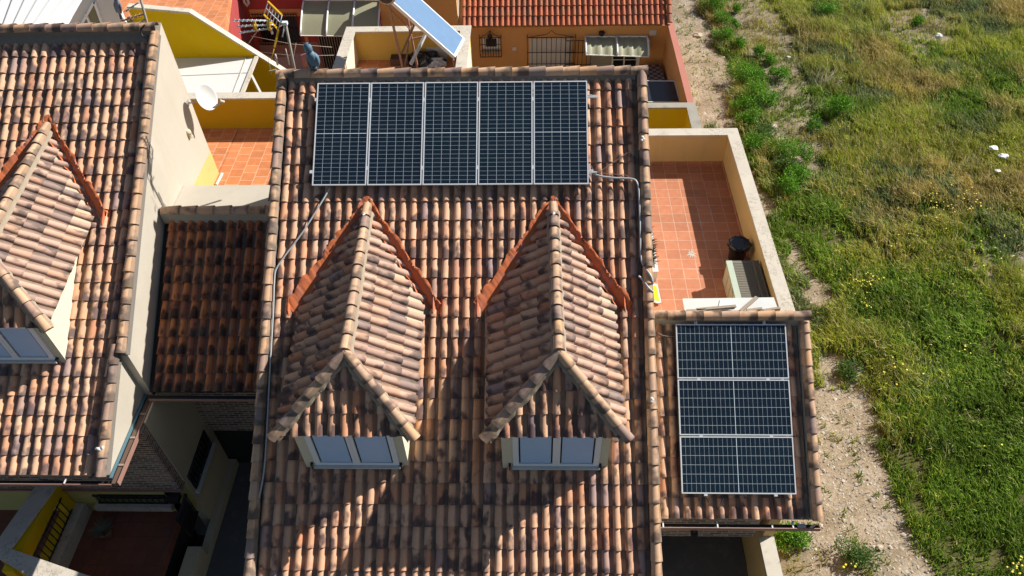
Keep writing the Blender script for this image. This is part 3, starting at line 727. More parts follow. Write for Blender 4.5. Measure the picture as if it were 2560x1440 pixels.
k = MB(); k.obox(lp, (1,0,0), (0,1,0), (0,0,1), .10, .09, .08); k.prism([lp+V((-.13, -.14, .09)), lp+V((.13, -.14, .09)), lp+V((.13, .1, .09)), lp+V((-.13, .1, .09))], (0, 0, .02)); k.build('wall_lamp', M_IRON, lf)
# side wall toward the driveway, its barred window
k = MB(); k.box((-3.499, -4.82, -9.3), (-3.46, -3.22, -4.62)); sw = k.build('side_wall', M_CREAMD, L)
q = at(500, 1148, x=-3.44)
k = MB(); k.box((-3.459, q.y-.60, q.z-.28), (-3.452, q.y+.6, q.z+.28)); wn = k.build('side_window', M_GLASS, L)
k = MB()
for i in range(10): y = q.y-.58+i*.13; k.tube([(-3.43, y, q.z-.28), (-3.43, y, q.z+.28)], .012, 5)
for z in (-.28, .28): k.tube([(-3.43, q.y-.6, q.z+z), (-3.43, q.y+.6, q.z+z)], .014, 5)
k.build('window_grille', M_IRON, wn)
k = MB(); k.box((-3.459, q.y-.65, q.z-.40), (-3.38, q.y+.65, q.z-.32)); k.build('window_sill', M_WHITE, wn)
# roof
sl = MB(); sl.obox(rp(-7.9, 3.08, LO-.09), (1,0,0), RB, RN, 4.12, 4.45, .04); lr = sl.build('roof', M_CREAMD, L)
mb = MB(); tile_field(mb, rp(-4.13, 7.53, LO), (1,0,0), RB, RN, range(-36, 2), range(-23, 1), w=.206, c=.3686, fine=finef(-4.13, .206, 7.53, .3686, (-5.70,), 1.87), cull=cullf([foot_poly(-5.70, 1.87)])); mb.build('clay_tiles', T_LEFT, lr)
mb = MB(); caps(mb, rp(-3.68, 5.25, LO+.10), rp(-3.64, -1.42, LO+.10), RN, L=.325); mb.build('verge_caps', T_CAP, lr)
mb = MB(); caps(mb, rp(-3.83, 7.55, LO+.10), rp(-3.80, 5.12, LO+.09), RN, L=.325); mb.build('verge_caps', T_CAP, lr); mb = MB()
pp = rp(0, -1.5, LO+.15)
for i in range(26):
    x1 = -3.56-i*.33; cap(mb, V((x1, pp.y, pp.z)), V((x1-.33, pp.y, pp.z)), (0, 0, 1), r0=.115, r1=.1)
mb.build('ridge_caps', T_CAP, lr)
mb = MB(); scallop_strip(mb, None, -12, -3.8, -1.46, -1.24, LO+.052, -4.13, .206)
mb.obox(rp(-3.66, 1.92, LO+.035), (1,0,0), RB, RN, .085, 3.35, .07); mb.obox(rp(-3.81, 6.3, LO+.03), (1,0,0), RB, RN, .08, 1.22, .07); mb.box((-12, pp.y-.07, pp.z-.3), (-3.6, pp.y+.07, pp.z-.0)); mb.build('mortar_bed', M_MORTAR, lr)
dormer(L, -5.70, 1.87, .58, left=True, oroof=-.58, ph0=-4.13, wt=.206)
# eaves gutter and cornice
e1 = rp(0, 7.58, LO)
k = MB(); k.box((-12, e1.y-.105, e1.z-.12), (-3.66, e1.y-.01, e1.z-.105)); gch = k.build('gutter_channel', M_DARK, lr)
k = MB(); k.box((-12, e1.y-.12, e1.z-.10), (-3.66, e1.y-.105, e1.z-.035))
k2 = MB(); k2.box((-3.66, e1.y-.10, -4.74), (-3.537, -4.14, -4.66)); k2.build('gutter_channel', plain('brown_channel', (.15, .09, .065)), lr)
k.box((-3.535, e1.y-.10, -4.74), (-3.52, -4.14, -4.62)); gl_ = k.build('gutter', M_SALMON, lr)
for i, yy in enumerate((-4.6, -5.15, -5.75)): 
    k = MB(); k.box((-3.66, yy-.02, -4.655), (-3.54, yy+.02, -4.64)); k.build('gutter_bracket', M_WOOD, gl_)
k = MB(); k.box((-3.72, e1.y, -4.65), (-3.675, -4.16, -4.62)); k.build('blue_lining', plain('blue_paint', (.10, .21, .27), .6), gl_)
for x in (-5.85, -4.55):
    k = MB(); k.box((x-.012, e1.y-.11, e1.z-.03), (x+.012, e1.y-.01, e1.z-.015)); k.build('gutter_bracket', M_WHITE, gl_)
# soffit under eaves
k = MB(); k.box((-12, -5.9, -4.80), (-3.74, -5.03, -4.76)); k.build('soffit', M_CREAMD, L)
def cable2(name, pts, r, mat, label, cat):
    mb = MB(); mb.tube(pts, r, 8); return tag(mb.build(name, mat, base=pts[0]), label, cat)
cable('roof_cable', [(362, 62, -.35), (352, 75, -.42), (358, 92, -.48), (378, 100, -.5), (375, 130, -.52), (366, 180, -.56), (352, 320, -.56), (340, 480, -.56), (322, 640, -.56), (305, 800, -.56), (298, 860, -.56), (280, 960, -.58), (266, 1080, -.58), (258, 1130, -.55), (250, 1168, -.6), (225, 1195, -.62)], -.56, .016, M_IRON, 'black aerial cable running down beside the left house verge', 'cable')
k = MB(); q = onroof(256, 1128, -.5)
k.tube([q, q+V((-.04, .0, .08)), q+V((-.1, .02, .06))], .03, 7); k.tube([q, q+V((.03, .04, .10))], .025, 7); tag(k.build('cable_tie', M_WHITE, base=q), 'knotted white plastic tie on the left house verge near the eaves', 'cable tie')

# satellite dish
dc = at(513, 243, x=-3.16); mp = at(470, 257, x=-3.58)
t = thing('satellite_dish', mp, 'white oval satellite dish on an arm fixed to the cream gable wall', 'satellite dish')
nrm = (V((.80, -.42, .35))).normalized(); k = MB(); pr = [(.003, .0)]
for i in range(1, 9): r = .30*i/8; pr.append((r, .06*(i/8)**2))
P = []; F = []; n = 28; uu = V((0, 0, 1)).cross(nrm).normalized(); ww = nrm.cross(uu)
for j, (r, h) in enumerate(pr+[(.305, .058)]+[(r, h-.008) for r, h in pr[::-1]]):
    for a in range(n): q = 2*math.pi*a/n; P.append(dc+nrm*h+uu*math.cos(q)*r*.86+ww*math.sin(q)*r)
m_ = len(pr)*2+1
for i in range(m_-1):
    for a in range(n): F.append((i*n+a, i*n+(a+1) % n, (i+1)*n+(a+1) % n, (i+1)*n+a))
k.add(P, F, smooth=True); k.build('reflector', M_WHITE, t)
k = MB(); k.tube([mp, mp+V((.1, 0, .0)), dc-nrm*.02], .018, 8); k.obox(mp, (1,0,0), (0,1,0), (0,0,1), .01, .05, .07); k.build('wall_bracket', M_ALUD, t)
lo = dc-ww*.26+nrm*.05; k = MB(); e_ = at(557, 254, x=dc.x+.33); k.tube([lo, lo.lerp(e_, .5)-V((0, 0, .02)), e_], .014, 7); k.build('feed_arm', M_ALUD, t)
k = MB(); k.lathe(e_-(e_-dc).normalized()*.0, [(.02, -.04), (.03, -.03), (.03, .03), (.04, .04), (.035, .06)], 12, axis=(dc-e_).normalized()); k.build('receiver', M_COPE, t)
# wall light
q = at(471, 335, x=-3.58); t = thing('wall_light', q, 'small cream ribbed wall light below the satellite dish', 'lamp')
k = MB(); k.lathe(q+V((.0, 0, .05)), [(.01, .06), (.06, .05), (.075, .0), (.075, -.05)], 14); k.build('shade', M_BOXF, t)
k = MB(); k.lathe(q+V((.0, 0, .05)), [(.06, -.05), (.078, -.055), (.078, -.075), (.065, -.08), (.065, -.1), (.078, -.105), (.075, -.125)], 14); k.build('louvre', M_CREAMD, t)
# white pipe at the wall foot
a_, b__ = at(556, 433, z=-3.58), at(541, 462, z=-3.58); k = MB(); k.beam(a_, b__, .045, .04); tag(k.build('white_batten', M_WHITE, base=b__), 'white batten lying on the orange terrace at the cream wall foot', 'batten')

# ------------------------------------------------------------------ link between the houses
t = thing('covered_passage', (-2.2, -2.5, -8), 'low dark tiled roof in shade between the two houses with brick front', 'outbuilding')
k = MB(); k.box((-3.48, -3.32, -7.25), (-.63, -3.15, -4.7)); k.build('brick_front', M_BRICK, t)
k = MB(); k.box((-3.50, -3.14, -9.3), (-.63, -3.0, -7.2)) ; k.build('back_wall', M_DARK, t)  # near-black sheet: the shade inside the opening is put into its colour
k = MB(); k.box((-3.57, -.95, -3.65), (-.63, .08, -2.60)); k.build('flat_roof', M_CREAMG, t)
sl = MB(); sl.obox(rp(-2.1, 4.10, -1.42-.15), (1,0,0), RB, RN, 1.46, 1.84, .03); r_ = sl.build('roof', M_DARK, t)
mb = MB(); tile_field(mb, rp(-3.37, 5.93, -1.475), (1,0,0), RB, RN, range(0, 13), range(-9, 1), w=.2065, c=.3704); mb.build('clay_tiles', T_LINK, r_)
mb = MB(); pp = rp(0, 2.20, -1.33)
for i in range(8): x1 = -3.5+i*.36; cap(mb, V((x1+.36, pp.y, pp.z)), V((x1, pp.y, pp.z)), (0, 0, 1), r0=.11, r1=.095)
mb.build('ridge_caps', T_CAP, r_)
mb = MB(); mb.box((-3.55, pp.y-.1, pp.z-.25), (-.65, pp.y+.1, pp.z+.02)); mb.build('mortar_bed', M_MORTL, r_)
e2 = rp(0, 5.96, -1.475); k = MB(); k.box((-3.53, e2.y-.10, e2.z-.13), (-.85, e2.y-.02, e2.z-.06)); k.build('gutter_channel', M_DARK, r_); k = MB(); k.box((-3.53, e2.y-.115, e2.z-.12), (-.85, e2.y-.102, e2.z-.06)); k.build('gutter', M_SALMON, r_)

# rear terrace of the left house
k = MB(); k.box((-8, 1.79, -3.9), (-3.59, 3.7, -3.6)); k.box((-3.575, .085, -3.9), (-.9, 3.7, -3.6)); tag(k.build('terrace_floor', M_TERR2), kind='structure')
k = MB(); k.box((-8, 3.7, -8), (-.9, 3.88, -2.71)); o = tag(k.build('terrace_wall', M_YEL, base=(-3, 3.8, -8)), 'ochre yellow parapet behind the satellite dish, topped with pale coping', 'wall', 'terrace walls')
k = MB(); k.box((-8, 3.66, -2.708), (-.9, 3.94, -2.66)); k.build('coping', M_COPE, o)
# ------------------------------------------------------------------ patio at the bottom left
k = MB(); k.box((-12, -12, -8.25), (-3.85, -5.0, -8.0)); tag(k.build('patio_floor', M_TERRD), kind='structure')
k = MB(); k.box((-3.36, -12, -9.05), (-.6, -3.15, -9.0)); tag(k.build('driveway', M_DRIVE), kind='structure')
ra = at(492, 1295, z=-8.3).x; rb_ = at(520, 1310, z=-8.3).x
k = MB(); k.box((ra, -12, -9.3), (rb_, -5.7, -8.3)); k.box((-3.46, -5.7, -9.3), (rb_, -3.2, -8.75)); tag(k.build('retaining_wall', M_CREAMD, base=(rb_, -8, -9.3)), 'cream retaining wall strip between the dark driveway and the dark gap by the patio', 'wall')
k = MB(); k.box((-3.849, -12, -9.25), (ra-.002, -5.01, -9.2)); k.box((-3.848, -12, -9.199), (-3.84, -5.01, -8.26)); k.box((ra-.01, -12, -9.199), (ra-.002, -5.7, -8.305)); tag(k.build('gap_shade_lining', M_DARK), kind='structure')  # near-black floor and sides paint the deep shade of the gap
# patio side wall with grille
xl = -6.13
zt_ = -6.62
k = MB(); k.box((xl-.22, -7.0, -8), (xl, -5.02, -7.55)); k.box((xl-.22, -7.0, -7.0), (xl, -5.02, zt_)); k.box((xl-.22, -5.25, -7.55), (xl, -5.02, -7.0))
k.box((xl-.22, -7.0, -7.55), (xl, -6.75, -7.0)); o = tag(k.build('patio_wall', M_YEL2, base=(xl, -6, -8)), 'yellow patio wall with barred opening and pale broad coping, lower left', 'wall')
k = MB(); k.prism([at(100, 1203, z=zt_+.03), at(152, 1205, z=zt_+.03), at(31, 1373, z=zt_+.03), at(0, 1398, z=zt_+.03), at(-30, 1372, z=zt_+.03), at(-10, 1360, z=zt_+.03)][::-1], (0, 0, .03)); k.build('coping', M_COPE, o)
k = MB(); k.box((xl+.0, -7.0, -8), (xl+.22, -5.02, -7.60)); k.build('ledge', M_COPE, o)
k = MB()
for i in range(12): y = -6.72+i*.13; k.tube([(xl+.03, y, -7.58), (xl+.03, y, -6.98)], .014, 5)
for z in (-7.55, -7.02): k.tube([(xl+.03, -6.8, z), (xl+.03, -5.2, z)], .018, 5)
k.build('grille', M_IRON, o)
# front wall: runs to the lower right
P = [at(u, v, z=zt_+.03) for u, v in ((31, 1374), (0, 1399), (120, 1470), (330, 1520), (330, 1470), (215, 1438))]
k = MB(); k.prism([V((p.x, p.y, -8)) for p in (P[0]+V((.0, -.05, 0)), P[1], P[2], P[3], P[4]+V((0, -.03, 0)), P[5]+V((0, -.04, 0)))], (0, 0, zt_+8)); o = tag(k.build('patio_wall', M_YEL2, base=(P[0].x, P[0].y, -8)), 'front patio wall with blue-white coping crossing the bottom left corner', 'wall')
k = MB(); k.prism(P, (0, 0, .03)); k.build('coping', M_COPE, o)
# gate railing
g0 = at(463, 1225, y=-5.12); g1 = at(507, 1292, z=-7.05)
g0 = V((-3.42, -5.05, -7.1)); g1 = V((-3.42, -5.62, -7.15))
t = thing('patio_gate', (-3.42, -5.5, -8), 'dark iron patio gate at the corner of the brick front', 'gate')
k = MB(); k.beam(g0, g1, .06, .06); k.beam((-3.42, -5.05, -7.9), (-3.42, -5.62, -7.95), .04); k.beam(g1, (-3.42, -5.62, -7.95), .04); k.build('gate_frame', M_IRON, t)
k = MB()
for i in range(11): y = -5.08-i*.05; k.tube([(-3.42, y, -7.9), (-3.42, y, -7.13)], .014, 5)
k.build('bars', M_IRON, t)
k = MB(); k.box((-3.50, -5.6, -7.9), (-3.48, -5.06, -7.2)); k.build('mesh_panel', M_DARK, t)
q = at(272, 1340, z=-8)
t = thing('potted_plant', q, 'dim grey spiky plant in a pot on the dark red patio', 'plant')
k = MB(); k.lathe(q, [(.10, 0), (.15, .24), (.165, .26), (.14, .26)], 16); k.build('pot', M_RUST, t)
k = MB()
for i in range(60):
    a = random.random()*6.28; d = V((math.cos(a), math.sin(a), random.uniform(.4, 1.3))).normalized()*random.uniform(.2, .42); b0 = q+V((0, 0, .25)); s_ = V((-math.sin(a), math.cos(a), 0))*.014
    k.add([b0-s_, b0+s_, b0+d*.6+s_, b0+d+V((0, 0, -.04)), b0+d*.6-s_], [(0, 1, 2, 3, 4)])
k.build('leaves', plain('grey_leaf', (.16, .18, .13), .7, var=.3), t)

# ------------------------------------------------------------------ behind: left back
yw = 6.3; c1, c2, c3 = at(318, 16, y=yw), at(474, 30, y=yw), at(694, 168, y=yw)
k = MB(); lowz = -8
k.prism([V((c1.x, yw, lowz)), V((c1.x, yw, c1.z-.05)), V((c2.x, yw, c2.z-.05)), V((c3.x+.3, yw, c3.z-.05-.27)), V((c3.x+.3, yw, lowz))], (0, .14, 0))
o = tag(k.build('party_wall', M_YEL2, base=(c2.x, yw, -8)), 'tall yellow wall with sloping white coping behind the left house', 'wall')
k = MB(); k.prism([V((c1.x, yw-.03, c1.z-.048)), V((c2.x, yw-.03, c2.z-.048)), V((c3.x+.3, yw-.03, c3.z-.048-.27)), V((c3.x+.3, yw-.03, c3.z-.27+.01)), V((c2.x, yw-.03, c2.z+.01)), V((c1.x, yw-.03, c1.z+.01))], (0, .20, 0)); k.build('coping', M_COPE, o)
k = MB(); k.box((c1.x-.2, yw-2.2, -8), (c1.x, yw+.22, c1.z-.4)); k.build('return_wall', M_PALEY, o)
# flat white canopy roof
zr = -3.0; P = [at(u, v, z=zr) for u, v in ((430, 139), (632, 165), (604, 240), (430, 240))]; P[0].y = P[1].y = yw-.01
t = thing('canopy', (P[1].x-1, P[2].y+.6, -8), 'flat white canopy roof against the yellow wall', 'canopy')
k = MB(); k.prism(P[::-1], (0, 0, -.06)); k.build('roof_sheet', M_WHITE, t)
k = MB(); k.beam(P[1]+V((0, 0, .02)), P[2]+V((0, 0, .02)), .10, .06); k.beam(P[1]+V((-.3, 0, .01)).lerp(V((0,0,0)), 0), P[2]+V((-.25, 0, .01)), .02, .03); k.build('edge_beam', M_COPE, t)
k = MB(); q = P[1].lerp(P[2], .45); k.beam(q, q+V((.35, -.2, -1.3)), .07); k.beam(P[2]+V((0, 0, -.06)), V((P[2].x, P[2].y, -5.2)), .07); k.build('post', M_WHITE, t)
mid = [P[0].lerp(P[3], .5), P[1].lerp(P[2], .42)]; k = MB(); k.beam(mid[0]+V((0, 0, .004)), mid[1]+V((0, 0, .004)), .02, .012); k.build('seam', M_ALUD, t)
# white sunroom behind left ridge
t = thing('sunroom', (-8.7, 6, -8), 'white sunroom with ribbed roof and triangular gable window, top left', 'sunroom')
zs = -.9
A1, B1, C1, D1 = at(-20, 75, z=zs), at(170, 75, z=zs), at(238, -8, z=zs), at(-20, -30, z=zs)
k = MB(); k.prism([A1, B1, C1, D1], (0, 0, -.05)); rs = k.build('roof', M_WHITE, t)
k = MB()
for i in range(8):
    f_ = i/8+.04; a_ = A1.lerp(B1, f_); b_ = D1.lerp(C1, f_+.1); k.beam(a_+V((0, 0, .04)), b_+V((0, 0, .04)), .05, .06)
k.build('rib', M_WHITE, rs)
# gable triangle: white wall with two glazed triangles
g = [at(u, v, y=B1.y+.0) for u, v in ((168, 66), (236, -8), (316, 66))]
k = MB(); k.prism([V((g[0].x, B1.y, -6)), g[0], g[1]+V((0, 0, .25)), V((g[2].x+.0, B1.y, g[1].z+.25)), V((g[2].x, B1.y, -6))], (0, .1, 0)); k.build('gable_wall', M_WHITE, t)
for tri in (((205, 66), (222, 66), (213, 41)), ((218, 33), (233, 13), (252, 64), (228, 64))):
    k = MB(); q = [at(u, v, y=B1.y-.012) for u, v in tri]; k.prism(q, (0, .02, 0)); k.build('pane', plain('olive_glass', (.22, .22, .12), .2) if 'olive_glass' not in MATS else MATS['olive_glass'], t)
k = MB(); 
for a_, b_ in (((200, 68), (236, 4)), ((236, 4), (259, 68)), ((214, 34), (230, 68))):
    k.beam(at(*a_, y=B1.y-.03), at(*b_, y=B1.y-.03), .05, .05)
k.build('window_frame', M_FRAME, t)
# terracotta terrace behind the yellow wall
k = MB(); zf_ = -3.9; P = [at(u, v, z=zf_) for u, v in ((270, 60), (560, 90), (575, -30), (270, -60))]; k.prism(P, (0, 0, -.3)); tag(k.build('terrace_floor', M_TERR2), kind='structure')
# crimson house
yf = 14.0; rc = at(604, 0, y=yf); xr = rc.x
t = thing('crimson_house', (-4, 14.5, -8), 'crimson house front with barred openings and long awning in the shade', 'house')
k = MB(); q0 = at(526, 50, x=xr-.15)
k.box((xr-.25, 8.5, -8), (xr, yf, q0.z)); wr = k.build('side_wall', M_RED, t)
k = MB(); k.box((xr-.30, 8.5, q0.z+.001), (xr+.02, yf, q0.z+.06)); k.build('coping', M_TERR, wr)
xe = at(952, 30, y=yf).x
zaw = at(760, 0, y=yf).z; k = MB(); k.box((xr, yf, -8.2), (xe, yf+.3, zaw+.80)); wf = k.build('front_wall', M_RED, t)
p0, p1 = at(622, 24, y=yf-.04), at(757, 40, y=yf-.04); k = MB(); k.box((p0.x, yf-.05, p1.z), (p1.x, yf-.002, p0.z)); k.build('lintel_band', M_ORNG, wf)
p0, p1 = at(640, 40, y=yf-.03), at(752, 104, y=yf-.03); k = MB(); k.box((p0.x, yf-.03, p1.z), (p1.x, yf-.004, p0.z)); wn = k.build('window', M_GLASS, wf)
k = MB()
for i in range(17): x = p0.x-.1+(p1.x-p0.x+.2)*i/16; k.tube([(x, yf-.12, p1.z-.1), (x, yf-.12, p0.z+.15)], .013, 5)
for z in (p0.z+.1, (p0.z+p1.z)/2, p1.z-.05): k.tube([(p0.x-.15, yf-.12, z), (p1.x+.1, yf-.12, z)], .016, 5)
k.build('window_grille', M_IRON, wn)
p0, p1 = at(645, 106, y=yf-.03), at(805, 150, y=yf-.03); k = MB(); k.box((p0.x, yf-.025, -8.0), (p1.x, yf-.003, p0.z)); k.build('tiled_dado', M_TILEP, wf)
p0, p1 = at(795, 85, y=yf-.03), at(868, 160, y=yf-.03); k = MB(); k.box((p0.x, yf-.024, -8.0), (p1.x, yf-.002, p0.z+.2)); dr = k.build('door', M_DARK, wf)
k = MB()
for i in range(10): x = p0.x+(p1.x-p0.x)*i/9; k.tube([(x, yf-.08, -7.9), (x, yf-.08, p0.z+.15)], .015, 5)
k.build('door_bars', M_ALUD, dr)
p0, p1 = at(760, 88, y=yf-.03), at(781, 110, y=yf-.03); k = MB(); k.box((p0.x, yf-.04, p1.z), (p1.x-.12, yf-.004, p0.z)); k.build('panel', M_ORNG, wf)
k = MB(); q = at(611, 6, y=yf-.2); k.tube([q+V((0, 0, 1.2)), q, q+V((.1, -.05, -.12)), q+V((.15, 0, -.05)), q+V((.18, .05, 1.2))], .05, 8); k.build('downpipe', M_WHITEB, wf)
# long awning in three bays
def awning(base_px, rows_px, yfar, ynear, ztilt, nb, label, wavy):
    (ua, va), (ub, vb) = rows_px[0]; (uc, vc), (ud, vd) = rows_px[1]
    a, b = at(ua, va, y=yfar), at(ub, vb, y=yfar); c, d = at(uc, vc, y=ynear), at(ud, vd, y=ynear)
    t = thing('awning', ((a.x+b.x)/2, yfar, min(c.z, d.z)), label, 'awning')
    for i in range(nb):
        f0, f1 = i/nb, (i+1)/nb; rows = []
        for j in range(15):
            q = j/14; sag = .10*math.sin(q*math.pi); r = []
            for m in range(13):
                f = f0+(f1-f0)*m/12; p = a.lerp(b, f).lerp(c.lerp(d, f), q); r.append(p+V((0, 0, sag+(.03*math.sin(m*1.57) if wavy else 0)-.03)))
            rows.append(r)
        k = MB(); ribbon(k, rows); k.build('sheet', M_AWN, t)
    for i in range(nb+1):
        f = i/nb; pts = [a.lerp(b, f).lerp(c.lerp(d, f), q/8)+V((0, 0, .10*math.sin(q/8*math.pi)+.02)) for q in range(9)]
        k = MB(); k.tube(pts, .035, 6); k.tube([pts[-1], pts[-1]+V((0, .0, -.05)), V((pts[0].x, yfar-.02, pts[0].z-.5))], .02, 6); k.build('rafter', M_FRAME, t)
    k = MB(); k.beam(a, b, .05); k.beam(c+V((0, 0, -.02)), d+V((0, 0, -.02)), .03); k.build('rail', M_FRAME, t)
    return t
awning(None, [((760, 0), (952, 0)), ((751, 88), (945, 90))], yf-.05, yf-1.35, 0, 3, 'long three-bay olive awning on the crimson house front', False)
# washing and clothes lines
k = MB(); rows = []
for i in range(25):
    q = i/24; p = at(610+170*q, 138-6*math.sin(q*9), y=10.5); rows.append([p, p+V((0, .05*math.sin(i), -.5)), p+V((0, .12*math.sin(i*1.3), -1.1))])
ribbon(k, rows); tag(k.build('lilac_sheet', M_LILAC, base=rows[12][2]), 'lilac bed sheet hung on the line behind the ridge aerial', 'sheet')
for (a, b, lab) in (((627, 90), (830, 118), 'upper washing line above the lilac sheet'), ((650, 130), (835, 138), 'washing line holding the lilac sheet')):
    k = MB(); k.tube([at(*a, y=10.8), at((a[0]+b[0])/2, (a[1]+b[1])/2+6, y=10.8), at(*b, y=10.8)], .008, 5); tag(k.build('washing_line', M_COPE, base=at(*a, y=10.8)), lab, 'washing line', 'washing lines')
k = MB(); q = at(764, 150, y=9.5); k.obox(q, V((1, .3, .2)).normalized(), (0, 0, 1), (0, 1, 0), .12, .22, .02); tag(k.build('pink_cloth', M_PINK, base=q-V((0, 0, .25))), 'pink cloth hanging behind the blue owl decoy', 'cloth')

# aerials
def aerial_yagi(t, tip, root, n, el, mat, name='boom'):
    k = MB(); tip, root = V(tip), V(root); k.tube([tip, root], .016, 6); d = (root-tip).normalized(); s = d.cross(V((0, 0, 1))).normalized()
    u = s.cross(d)
    for i in range(n):
        p = tip.lerp(root, (i+.3)/n); k.tube([p-s*el, p+s*el], .006, 5)
    k.build(name, mat, t)
ym = .62; m0 = at(735, 165, y=ym); m1 = at(714, 60, y=ym)
t = thing('tv_aerial', V((m0.x, ym, m0.z-.9)), 'tv aerial with yellow reflector grid behind the main ridge', 'aerial')
k = MB(); k.tube([V((m0.x, ym, m0.z-.9)), m0, m1], .026, 8); k.build('mast', M_COPEG, t)
k = MB(); q = at(712, 58, y=ym); k.obox(q, (1,0,0), (0,1,0), (0,0,1), .05, .04, .03); k.tube([q, at(706, 93, y=ym-.1)], .012, 6); k.tube([q, at(700, 66, y=ym+.1)], .012, 6); k.build('clamp', M_ALU, t)
def P4(u, v, y): return at(u, v, y=y)
ga, gb_, gc, gd = P4(670, 4, ym+.35), P4(705, 38, ym-.05), P4(696, 75, ym-.1), P4(660, 37, ym+.3)
k = MB(); k.beam(ga, gb_, .03); k.beam(gd, gc, .03); k.build('grid_rail', M_YELP, t)
k = MB()
for i in range(6): k.tube([ga.lerp(gb_, i/5), gd.lerp(gc, i/5)], .009, 5)
k.tube([ga.lerp(gd, .5), gb_.lerp(gc, .5)], .009, 5); k.build('grid_wires', M_ALU, t)
k = MB(); k.beam(P4(696, 75, ym-.1), P4(686, 118, ym-.2), .03); k.tube([P4(686, 118, ym-.2), P4(678, 150, ym-.3)], .008, 5); k.build('lower_grid_rail', M_YELP, t)
for i, (a_, b_) in enumerate((((583, 51), (680, 52)), ((592, 66), (682, 62)), ((598, 82), (682, 70)))):
    aerial_yagi(t, P4(*a_, ym), P4(*b_, ym), 9, .05, M_ALU)
k = MB()
for u_, v_, s_ in ((637, 65, .055), (672, 62, .07)):
    q = P4(u_, v_, ym-.02); k.lathe(q-V((.03, 0, 0)), [(s_*.7, 0), (s_*1.3, .01), (s_*1.3, .05), (s_*.7, .06)], 12, axis=(1, .2, 0), sx=1.3, sy=.9)
k.build('dipole_box', M_YELP, t)
k = MB(); k.lathe(P4(681, 85, ym-.05), [(.02, 0), (.022, .09), (.01, .11)], 8); k.build('balun', M_WHITE, t)
k = MB(); k.tube([P4(648, 72, ym), P4(634, 90, ym), P4(622, 108, ym)], .008, 5); k.tube([P4(714, 122, ym), P4(724, 162, ym)], .012, 5); k.tube([P4(740, 108, ym+.1), P4(734, 142, ym+.1)], .006, 5); k.tube([P4(688, 136, ym-.1), P4(694, 162, ym-.1)], .02, 6)
k.tube([P4(670, 145, ym-.4), P4(679, 186, ym-.4)], .005, 5); k.beam(P4(674, 178, ym-.45), P4(690, 174, ym-.45), .02); k.build('stay', M_COPE, t)
# left aerial
ym2 = 2.05; m0 = at(370, 66, y=ym2); m1 = at(349, -12, y=ym2)
t = thing('tv_aerial', V((m0.x, ym2, m0.z-.9)), 'weathered tv aerial rising behind the left house ridge', 'aerial')
k = MB(); k.tube([V((m0.x, ym2, m0.z-.9)), m0, m1], .028, 8); k.build('mast', M_COPEG, t)
aerial_yagi(t, at(302, 53, y=ym2), at(362, 34, y=ym2), 6, .13, M_RUST); aerial_yagi(t, at(312, 30, y=ym2), at(346, 6, y=ym2), 3, .12, M_ALUD)
k = MB(); k.obox(at(324, 45, y=ym2), (1,0,0), (0,1,0), (0,0,1), .035, .03, .035); k.build('dipole_box', M_RUST, t)
k = MB(); k.tube([at(362, 48, y=ym2), at(355, 55, y=ym2-.05), at(351, 62, y=ym2-.1), at(352, 72, y=ym2-.4)], .02, 7); k.build('cable', M_ALUD, t)

# pigeon and owl decoy
def blob(mb, c, pts, n=14):
    """pts: list of (offset, rx, ry) stacked from bottom to top"""
    P = []; F = []
    for off, rx, ry in pts:
        for a in range(n): q = 2*math.pi*a/n; P.append(V(c)+V(off)+V((math.cos(q)*rx, math.sin(q)*ry, 0)))
    for i in range(len(pts)-1):
        for a in range(n): F.append((i*n+a, i*n+(a+1) % n, (i+1)*n+(a+1) % n, (i+1)*n+a))
    F.append(tuple(range(n))[::-1]); F.append(tuple(range((len(pts)-1)*n, len(pts)*n))); mb.add(P, F, smooth=True)
q = at(784, 158, y=.33); q.z = .12
t = thing('owl_decoy', q, 'blue-grey plastic owl decoy standing on the main ridge', 'decoy')
k = MB(); blob(k, q, [((0, 0, 0), .03, .03), ((.01, 0, .02), .075, .06), ((.015, 0, .09), .085, .075), ((.0, 0, .20), .105, .085), ((-.01, 0, .30), .10, .085), ((-.03, 0, .38), .07, .06)]); k.build('body', M_OWL, t)
k = MB(); blob(k, q, [((-.03, 0, .36), .05, .05), ((-.035, -.01, .40), .08, .075), ((-.04, -.01, .47), .083, .078), ((-.04, -.01, .53), .06, .055), ((-.04, 0, .56), .02, .02)])
for sx in (-1, 1): k.add([q+V((-.04+sx*.05, -.02, .53)), q+V((-.04+sx*.075, -.01, .58)), q+V((-.04+sx*.02, -.0, .55))], [(0, 1, 2)])
k.build('head', M_OWL, t)
for sx in (-1, 1):
    k = MB(); blob(k, q, [((sx*.08, .01, .04), .015, .03), ((sx*.10, .01, .14), .03, .06), ((sx*.095, .01, .25), .03, .065), ((sx*.07, .01, .33), .015, .03)], 10); k.build('wing', M_OWL, t)
k = MB(); blob(k, q, [((.02, -.07, .0), .05, .03), ((.02, -.075, .05), .06, .04), ((.02, -.05, .09), .04, .03)], 10); k.build('feet', M_PIGD, t)
q = at(300, 36, y=2.0)
t = thing('pigeon', q, 'grey pigeon perched on the left aerial with its tail hanging down', 'bird')
ax = (at(292, 4, y=2.0)-q).normalized(); k = MB(); sd = ax.cross(V((0, 1, 0))).normalized()
P = []; F = []; n = 14; prof = [(0, .012, .01), (.05, .045, .03), (.12, .065, .055), (.20, .07, .06), (.27, .062, .055), (.33, .045, .04), (.36, .035, .03)]
for h, rx, ry in prof:
    for a in range(n): w = 2*math.pi*a/n; P.append(q+ax*h+sd*math.cos(w)*rx+V((0, 1, 0))*math.sin(w)*ry)
for i in range(len(prof)-1):
    for a in range(n): F.append((i*n+a, i*n+(a+1) % n, (i+1)*n+(a+1) % n, (i+1)*n+a))
